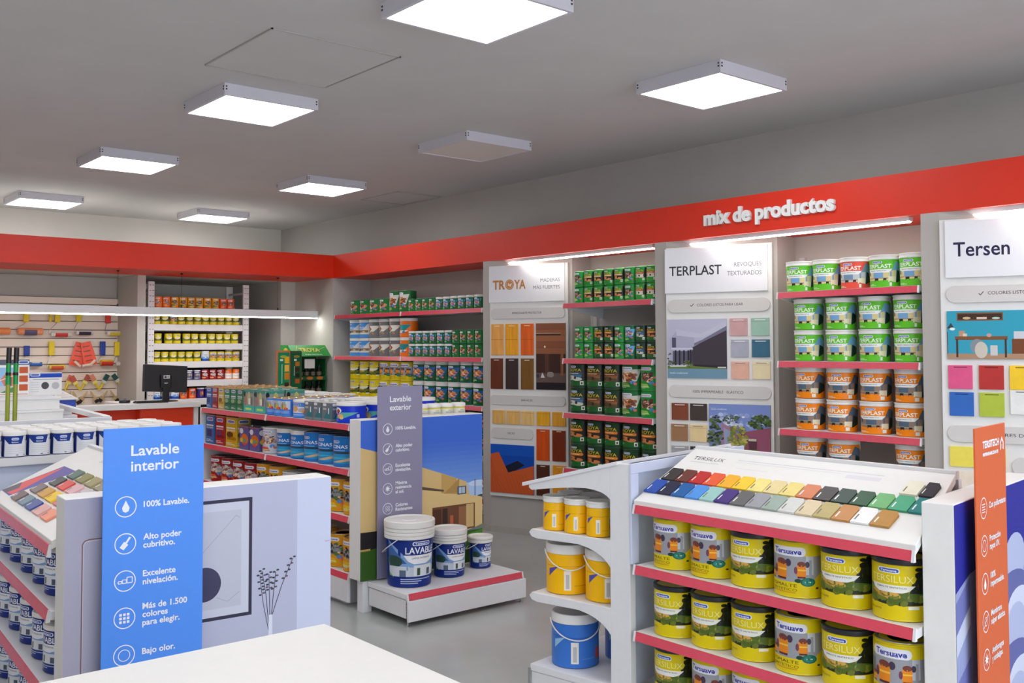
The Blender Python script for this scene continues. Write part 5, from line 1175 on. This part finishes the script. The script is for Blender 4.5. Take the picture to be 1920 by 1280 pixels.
# brushes
def brush(label, ht, hb, hw, hc, fc, bc, head, yy, grp):
    """ht = handle end (x, z), hb = bristle tip"""
    d = Vector((hb[0]-ht[0], 0, hb[1]-ht[1])); L = d.length; d.normalize()
    a = math.atan2(d.x, -d.z)
    t = thing('paint_brush', label, 'paint brush', (ht[0], yy, ht[1]), 0, grp); t.rotation_euler = (0, -a, 0)
    MB().tube([(0, 0, -.002), (0, 0, -L*.15), (0, 0, -L*(1-head)*.8), (0, 0, -L*(1-head))], [.007, .010, .012, .009], 8).build('handle', sw(hc), t)
    box('ferrule', sw(fc), (-hw/2, -.008, -L*(1-head)-.03, hw/2, .008, -L*(1-head)), t, bevel=.001)
    box('bristles', sw(bc), (-hw/2+.001, -.007, -L, hw/2-.001, .007, -L*(1-head)-.0305), t, bevel=.002)
    MB().tube([(0, .012, -L*.3), (0, 10.838-yy, -L*.3)], .003, 6).build('hook', WIRE, t)
U = [((3.00, 1.15), (3.06, 1.31), (222, 130, 110)), ((3.142, 1.15), (3.055, 1.30), (206, 90, 70)), ((3.155, 1.15), (3.235, 1.31), (190, 96, 76)), ((3.335, 1.15), (3.25, 1.31), (222, 140, 110)), ((3.345, 1.15), (3.43, 1.31), (20, 84, 76)), ((3.575, 1.17), (3.475, 1.31), (30, 90, 86))]
for i, (a, b_, c) in enumerate(U): brush('yellow-handled brush in printed sleeve, %s in the zigzag row' % nth(i, 6), a, b_, .05, YH, (236, 226, 120) if i < 4 else (220, 226, 210), c, .55, 10.80-.028*(i % 2), 'yellow brushes in a zigzag')
K = [((3.06, 1.145), (2.985, 1.03)), ((3.07, 1.145), (3.135, 1.01)), ((3.225, 1.14), (3.142, 1.025)), ((3.243, 1.143), (3.32, 1.02)), ((3.428, 1.14), (3.345, 1.026)), ((3.448, 1.14), (3.53, 1.02))]
for i, (a, b_) in enumerate(K): brush('tan-handled black-bristle brush, %s in the bottom slatwall row' % nth(i, 6), a, b_, .042, (206, 180, 130), (196, 170, 120), (30, 26, 26), .45, 10.80-.028*(i % 2), 'black bristle brushes')

# ------------------------------------------------------------------ storage rack
t = thing('storage_rack', 'white slotted steel rack of small paint cans in back bay', 'rack', (0, 0, 0))
RKM = mat('rack_white', (222, 220, 222), .45, noise=.015)
PX = ((3.668, 10.285), (4.725, 10.285), (3.668, 10.74), (4.725, 10.74))
for i, (x, y) in enumerate(PX):
    p = MB().box(x, y, 0, x+.066, y+.03, 2.293).build('post', RKM, t, bevel=.002)
    if i < 2:
        hl = MB()
        for k in range(26):
            z = 2.26-.058*k
            for dx in (.012, .042): hl.box(x+dx, y-.0012, z-.008, x+dx+.016, y-.0002, z-.002)
        hl.build('slots', sw((70, 66, 66)), p)
for i in (0, 1): MB().tube([(PX[i][0]+.033, 10.32, 2.20), (PX[i][0]+.033, 10.735, 2.20)], .012, 8).tube([(PX[i][0]+.033, 10.32, 1.75), (PX[i][0]+.033, 10.735, 2.19)], .006, 8).build('brace', RKM, t)
RZ = [2.021, 1.845, 1.641, 1.448, 1.247, 1.048, .6, .2]
for z in RZ: box('shelf', RKM, (3.735, 10.29, z-.068, 4.724, 10.77, z), t, bevel=.002)
box('shade_sheet', mat('rack_shadow_sheet', (40, 38, 40), .7), (3.67, 10.775, .1, 4.79, 10.785, 1.77), t)  # dark sheet added to stand for the shade behind the cans
GK = 'small cans on the storage rack'
def krow(ks, xs, z, wh):
    for i, (k, x) in enumerate(zip(ks, xs)):
        place(k, x, 10.30+KINDS[k][0]+.01, z+.0005, random.uniform(-.25, .12), '%s, %s, %s rack shelf' % (KINDS[k][6], nth(i, len(ks)), wh), GK)
x10 = [3.796+.0906*i for i in range(10)]; x11 = [3.782+.0886*i for i in range(11)]
krow(['ror']*2+['rgold']*6+['rred']*2, [3.796, 3.883, 3.972, 4.062, 4.152, 4.243, 4.334, 4.426, 4.516, 4.603], RZ[0], 'top')
krow(['rfield', 'rfield', 'rbarrel']+['rfield']*8, x11, RZ[1], 'second')
krow(['rfield']*10, [3.795, 3.91, 4.0, 4.105, 4.196, 4.292, 4.383, 4.474, 4.56, 4.652], RZ[2], 'third')
krow(['rfield']*6+['rwhite']+['rbarrel']*4, x11, RZ[3], 'fourth')
krow(['rviolet']*2+['rdred']*3+['rcream']*2, [4.135, 4.225, 4.315, 4.403, 4.491, 4.582, 4.668], RZ[4], 'fifth')
krow(['rwhite']*3, [3.785, 3.887, 3.985], RZ[5], 'left part of sixth')
krow(['rred']*2, [4.05+.03, 4.174-.0], RZ[5], 'middle part of sixth')
krow(['rnight']*3, [4.265+.0, 4.355, 4.445], RZ[5], 'right part of sixth')

# ------------------------------------------------------------------ green wood-care display stand
DG, LG = (20, 104, 50), (30, 140, 56)
t = thing('display_stand', 'green wood-care display stand with dark bottles in the far corner', 'display stand', (4.93, 9.48, 0))
GM = mat('stand_green', DG, .45)
def pf(o, du, g, nm): gg = G(); g(gg); gg.build(nm, t, flat_map(o, du, (0, 0, 1)), MATTE, th=.0004)
w = .42
box('back_panel', GM, (0, .28, 0, w, .295, 1.50), t)
box('side_panel', GM, (0, 0, 0, .008, .279, 1.47), t)
box('side_panel', GM, (w-.008, .06, 0, w, .279, 1.47), t)
MB().prism([(-.02, 1.50), (.12, 1.62), (.295, 1.62), (.295, 1.50)], -.01, w+.02, 'x').build('header', mat('stand_light_green', LG, .45), t)
hl = math.hypot(.14, .12)
gg = G(); gg.text('TROYA', .225, .075, .06, (214, 190, 70), .24, 'c', .02).text('PARA MADERAS', .25, .02, .018, (226, 236, 220), .2, 'c').line([(.02, .01), (.1, .17)], .004, (206, 190, 120)).line([(.28, .08), (.43, .15)], .004, (206, 190, 120))
gg.build('header_print', t, flat_map((-.01, -.0205, 1.5), (1, 0, 0), (0, .14/hl, .12/hl)), MATTE, th=.0005)
gg = G(); gg.ell(.13, .06, .05, .03, (206, 186, 80)).rect(.07, .025, .18, .03, (220, 230, 210)); gg.build('cheek_print', t, flat_map((-.0105, .295, 1.5), (0, -1, 0), (0, 0, 1)), MATTE, th=.0005)
pf((-.0005, .279, 0), (0, -1, 0), lambda g: (g.rect(0, .1, .279, 1.47, (226, 214, 200)), g.up().poly([(.0, 1.28), (.15, 1.1), (.279, 1.16), (.279, .8), (0, .7)], (206, 160, 120)).poly([(0, 1.0), (.1, .9), (.279, .8), (.279, .1), (0, .1)], (24, 110, 56)).poly([(.05, 1.2), (.18, 1.05), (.12, .95), (.03, 1.05)], (230, 190, 150))), 'side_print')
SHZ = (1.27, 1.09, .92, .70, .45, .2)
for z in SHZ: box('shelf', mat('stand_dark_shelf', (24, 48, 32), .5), (.009, .03, z-.03, w-.009, .278, z), t)
for z in SHZ[:3]:
    pf((.009, .0295, z-.03), (1, 0, 0), lambda g: (g.rect(0, 0, w-.018, .045, (22, 84, 48)), [g.up().ell(.08+.12*k, .024, .04, .017, (206, 120, 44)) for k in range(3)]), 'shelf_print')
box('price_card', PLASTIC, (.14, .02, 1.37, .26, .023, 1.47), t)
BM = mat('dark_bottle', (30, 22, 20), .2); BL = sw((120, 110, 96))
bot0 = None
for q, z in enumerate(SHZ[:3]):
    for k in range(5):
        lb = 'small dark bottle, %s on %s shelf of green display stand' % (nth(k, 5), ('top', 'second', 'third')[q])
        loc = (4.93+.055+.075*k, 9.48+.10, z+.0005)
        if bot0: tag(dup(bot0, loc, 0), lb, 'bottle', 'bottles on the green display stand')
        else:
            bot0 = thing('bottle', lb, 'bottle', loc, 0, 'bottles on the green display stand')
            MB().lathe([(.026, 0), (.028, .004), (.028, .075), (.012, .10), (.011, .112)], 14).build('body', BM, bot0)
            MB().lathe([(.013, .112), (.013, .135), (0, .136)], 12).build('cap', BLACK, bot0)
            MB().lathe([(.0286, .02), (.0286, .06)], 14).build('label', BL, bot0)
# folding green leaflet boards in front of it
t = thing('sample_card', 'upright green folding card of wood stain chips beside the stand', 'sample card', (4.66, 9.34, 0), 0)
box('left_leaf', mat('card_edge_orange', (206, 120, 70), .5), (0, 0, 0, .155, .012, 1.565), t, bevel=.001)
box('right_leaf', mat('card_edge_brown', (90, 70, 40), .5), (.157, 0, 0, .29, .012, 1.56), t, bevel=.001)
def g_(g):
    for x0, w, c in ((.018, .13, (16, 140, 92)), (.165, .12, (14, 92, 56))):
        g.rect(x0, .9, x0+w, 1.545, c)
    g.rect(.018, .9, .085, 1.17, (150, 180, 222)).rect(.165, .9, .25, 1.15, (14, 72, 170))
    g.up().poly([(.018, .9), (.018, 1.06), (.06, 1.0), (.085, .95), (.085, .9)], (230, 120, 90)).poly([(.05, 1.05), (.08, 1.1), (.085, 1.02)], (60, 40, 40)).ell(.18, .98, .05, .06, (214, 100, 60)).poly([(.165, 1.09), (.25, 1.13), (.25, 1.11), (.17, 1.06)], (10, 40, 110))
    for z, c in ((1.43, (248, 190, 30)), (1.345, (250, 200, 80)), (1.262, (222, 140, 20)), (1.16, (70, 34, 16)), (1.06, (80, 30, 16))): g.rect(.092, z, .142, z+.07, c)
    for z, c in ((1.40, (190, 110, 30)), (1.34, (66, 40, 20)), (1.28, (40, 36, 24)), (1.22, (196, 90, 30))): g.rect(.215, z, .265, z+.045, c)
    g.rect(.06, 1.22, .066, 1.42, (220, 236, 226)).rect(.2, 1.3, .205, 1.4, (206, 226, 214)).ell(.08, 1.50, .04, .014, (180, 190, 70)).ell(.23, 1.50, .035, .014, (150, 140, 60)).rect(.04, 1.455, .075, 1.475, (236, 240, 236)).rect(.2, 1.455, .23, 1.475, (226, 230, 226))
gg = G(); g_(gg); gg.build('print', t, flat_map((0, -.0005, 0), (1, 0, 0), (0, 0, 1)), MATTE, th=.0004)

# ------------------------------------------------------------------ display table at the left, behind the cans
t = thing('display_table', 'white display table at the far left with sloping side rail', 'table', (0, 0, 0))
box('top', WHITE, (.3, 5.95, 1.13, 1.76, 6.75, 1.163), t, bevel=.002)
box('top', WHITE, (1.761, 6.70, 1.13, 1.94, 7.12, 1.163), t, bevel=.002)
for x in (.32, 1.70):
    for y in (5.97, 6.70): box('leg', WHITE, (x, y, 0, x+.04, y+.04, 1.129), t)
MB().add([(1.762, 5.62, 1.195), (1.80, 5.62, 1.195), (1.80, 6.65, 1.225), (1.762, 6.65, 1.225), (1.762, 5.62, 1.222), (1.80, 5.62, 1.222), (1.80, 6.65, 1.252), (1.762, 6.65, 1.252)], [(3, 2, 1, 0), (4, 5, 6, 7), (0, 1, 5, 4), (1, 2, 6, 5), (2, 3, 7, 6), (3, 0, 4, 7)]).build('side_rail', WHITE, t, bevel=.002)
box('rail_post', WHITE, (1.762, 6.61, 0, 1.80, 6.65, 1.222), t)
box('rail_post', WHITE, (1.763, 5.645, 0, 1.799, 5.68, 1.193), t)
for i, (z0, z1, x1) in enumerate(((1.1635, 1.237, 1.70), (1.2375, 1.311, 1.685))):
    t = thing('sample_box', 'white flat sample box on the display table, %s of two' % ('lower', 'upper')[i], 'box', (0, 0, 0), 0, 'white sample boxes')
    box('body', WHITEB, (.95, 6.15+.02*i, z0, x1, 6.55, z1-.014), t, bevel=.002)
    box('lid', WHITE, (.945, 6.145+.02*i, z1-.0139, x1+.005, 6.555, z1), t, bevel=.002)
t = thing('colour_card', 'upright card with grey header, house picture and terracotta patches', 'colour card', (1.17, 6.42, 1.3115))
box('board', WHITEB, (0, 0, 0, .408, .008, .217), t)
def g_(g):
    g.rect(0, .185, .408, .217, (92, 98, 110)).rect(.235, .02, .335, .17, (150, 190, 230)).rect(.24, .008, .40, .011, (206, 110, 80)).up()
    g.pill(.345, .19, .405, .211, (226, 230, 240)).poly([(.25, .1), (.29, .15), (.325, .13), (.325, .06), (.27, .06)], (206, 130, 96)).poly([(.275, .115), (.31, .115), (.31, .05), (.275, .06)], (110, 80, 100)).rect(.235, .02, .335, .06, (196, 196, 200)).poly([(.25, .02), (.335, .06), (.335, .02)], (86, 140, 80))
    for z in (.135, .083, .03): g.rect(.352, z, .40, z+.038, (196, 92, 50))
    g.up().pill(.35, .194, .40, .207, (80, 100, 180)).line([(.24, .09), (.33, .125)], .005, (226, 214, 214))
gg = G(); g_(gg); gg.build('print', t, flat_map((0, -.0004, 0), (1, 0, 0), (0, 0, 1)), MATTE, th=.0004)
t = thing('colour_card', 'upright card with blue header and two grey discs', 'colour card', (1.586, 6.45, 1.3115))
box('board', WHITEB, (0, 0, 0, .186, .008, .135), t)
def g_(g):
    g.rect(0, .105, .186, .13, (24, 72, 180)).rect(.02, .092, .17, .096, (150, 156, 176)).ell(.09, .056, .022, .022, (78, 78, 80), 24).ell(.15, .055, .022, .022, (186, 186, 190), 24).up().pill(.004, .113, .062, .132, (214, 222, 240)).up().pill(.010, .117, .056, .128, (90, 110, 180))
    for k in range(5): g.rect(.008, .018+.014*k, .056, .021+.014*k, (196, 198, 206))
gg = G(); g_(gg); gg.build('print', t, flat_map((0, -.0004, 0), (1, 0, 0), (0, 0, 1)), MATTE, th=.0004)
t = thing('sample_tray', 'small white and blue tray of sample strips beside the disc card', 'sample tray', (1.79, 6.72, 1.1635), 0)
BTM = mat('tray_blue', (28, 66, 176), .4)
box('stand', WHITEB, (-.01, .03, 0, .13, .36, .0395), t)
box('body', BTM, (-.025, 0, .04, .145, .38, .098), t)
MB().prism([(-.01, .0985), (-.01, .107), (.39, .150), (.39, .140)], -.035, .155, 'x').build('top', WHITEB, t)
gg = G()
for k in range(4):
    for x in (-.018, .066): gg.rect(x, .05+.09*k, x+.07, .066+.09*k, (206, 150, 150) if (k, x) == (1, .066) else (158, 158, 168))
l_ = math.hypot(.4, .043); gg.build('strips', t, flat_map((0, -.01, .1075), (1, 0, 0), (0, .4/l_, .043/l_)), MATTE, th=.0006)
for i, x in enumerate((1.325, 1.362)):
    t = thing('broom_handle', 'upright green and yellow wrapped pole with black tip, %s of two' % ('left', 'right')[i], 'pole', (x, 5.82, 0), 0, 'wrapped poles')
    z = (0, 1.40, 1.52, 1.60)
    MB().tube([(-.012+.0*i, 0, 0), (0, 0, 1.40)], .0115, 10).build('shaft', mat('pole_olive', (150, 160, 50), .3), t)
    MB().tube([(0, 0, 1.401), (.001, 0, 1.515)], .0125, 10).build('sleeve', mat('pole_green', (10, 150, 70), .3), t)
    MB().tube([(0, 0, 1.45), (0, 0, 1.466)], .0135, 10).build('ring', BLACK, t)
    MB().tube([(.001, 0, 1.516), (.003, 0, 1.60)], .013, 10).build('tip', BLACK, t)

# ------------------------------------------------------------------ white counter in the foreground
t = thing('foreground_table', 'plain white counter top cut by the bottom edge', 'table', (0, 0, 0))
box('top', mat('white_table_top', (222, 221, 217), .45, noise=.01), (-.6, .75, .94, 1.106, 1.973, .98), t, bevel=.003)
box('side_panel', WHITE, (1.06, .80, 0, 1.08, 1.95, .939), t)
box('front_panel', WHITE, (-.58, 1.93, 0, 1.059, 1.95, .939), t)
box('side_panel', WHITE, (-.58, .80, 0, -.56, 1.929, .939), t)
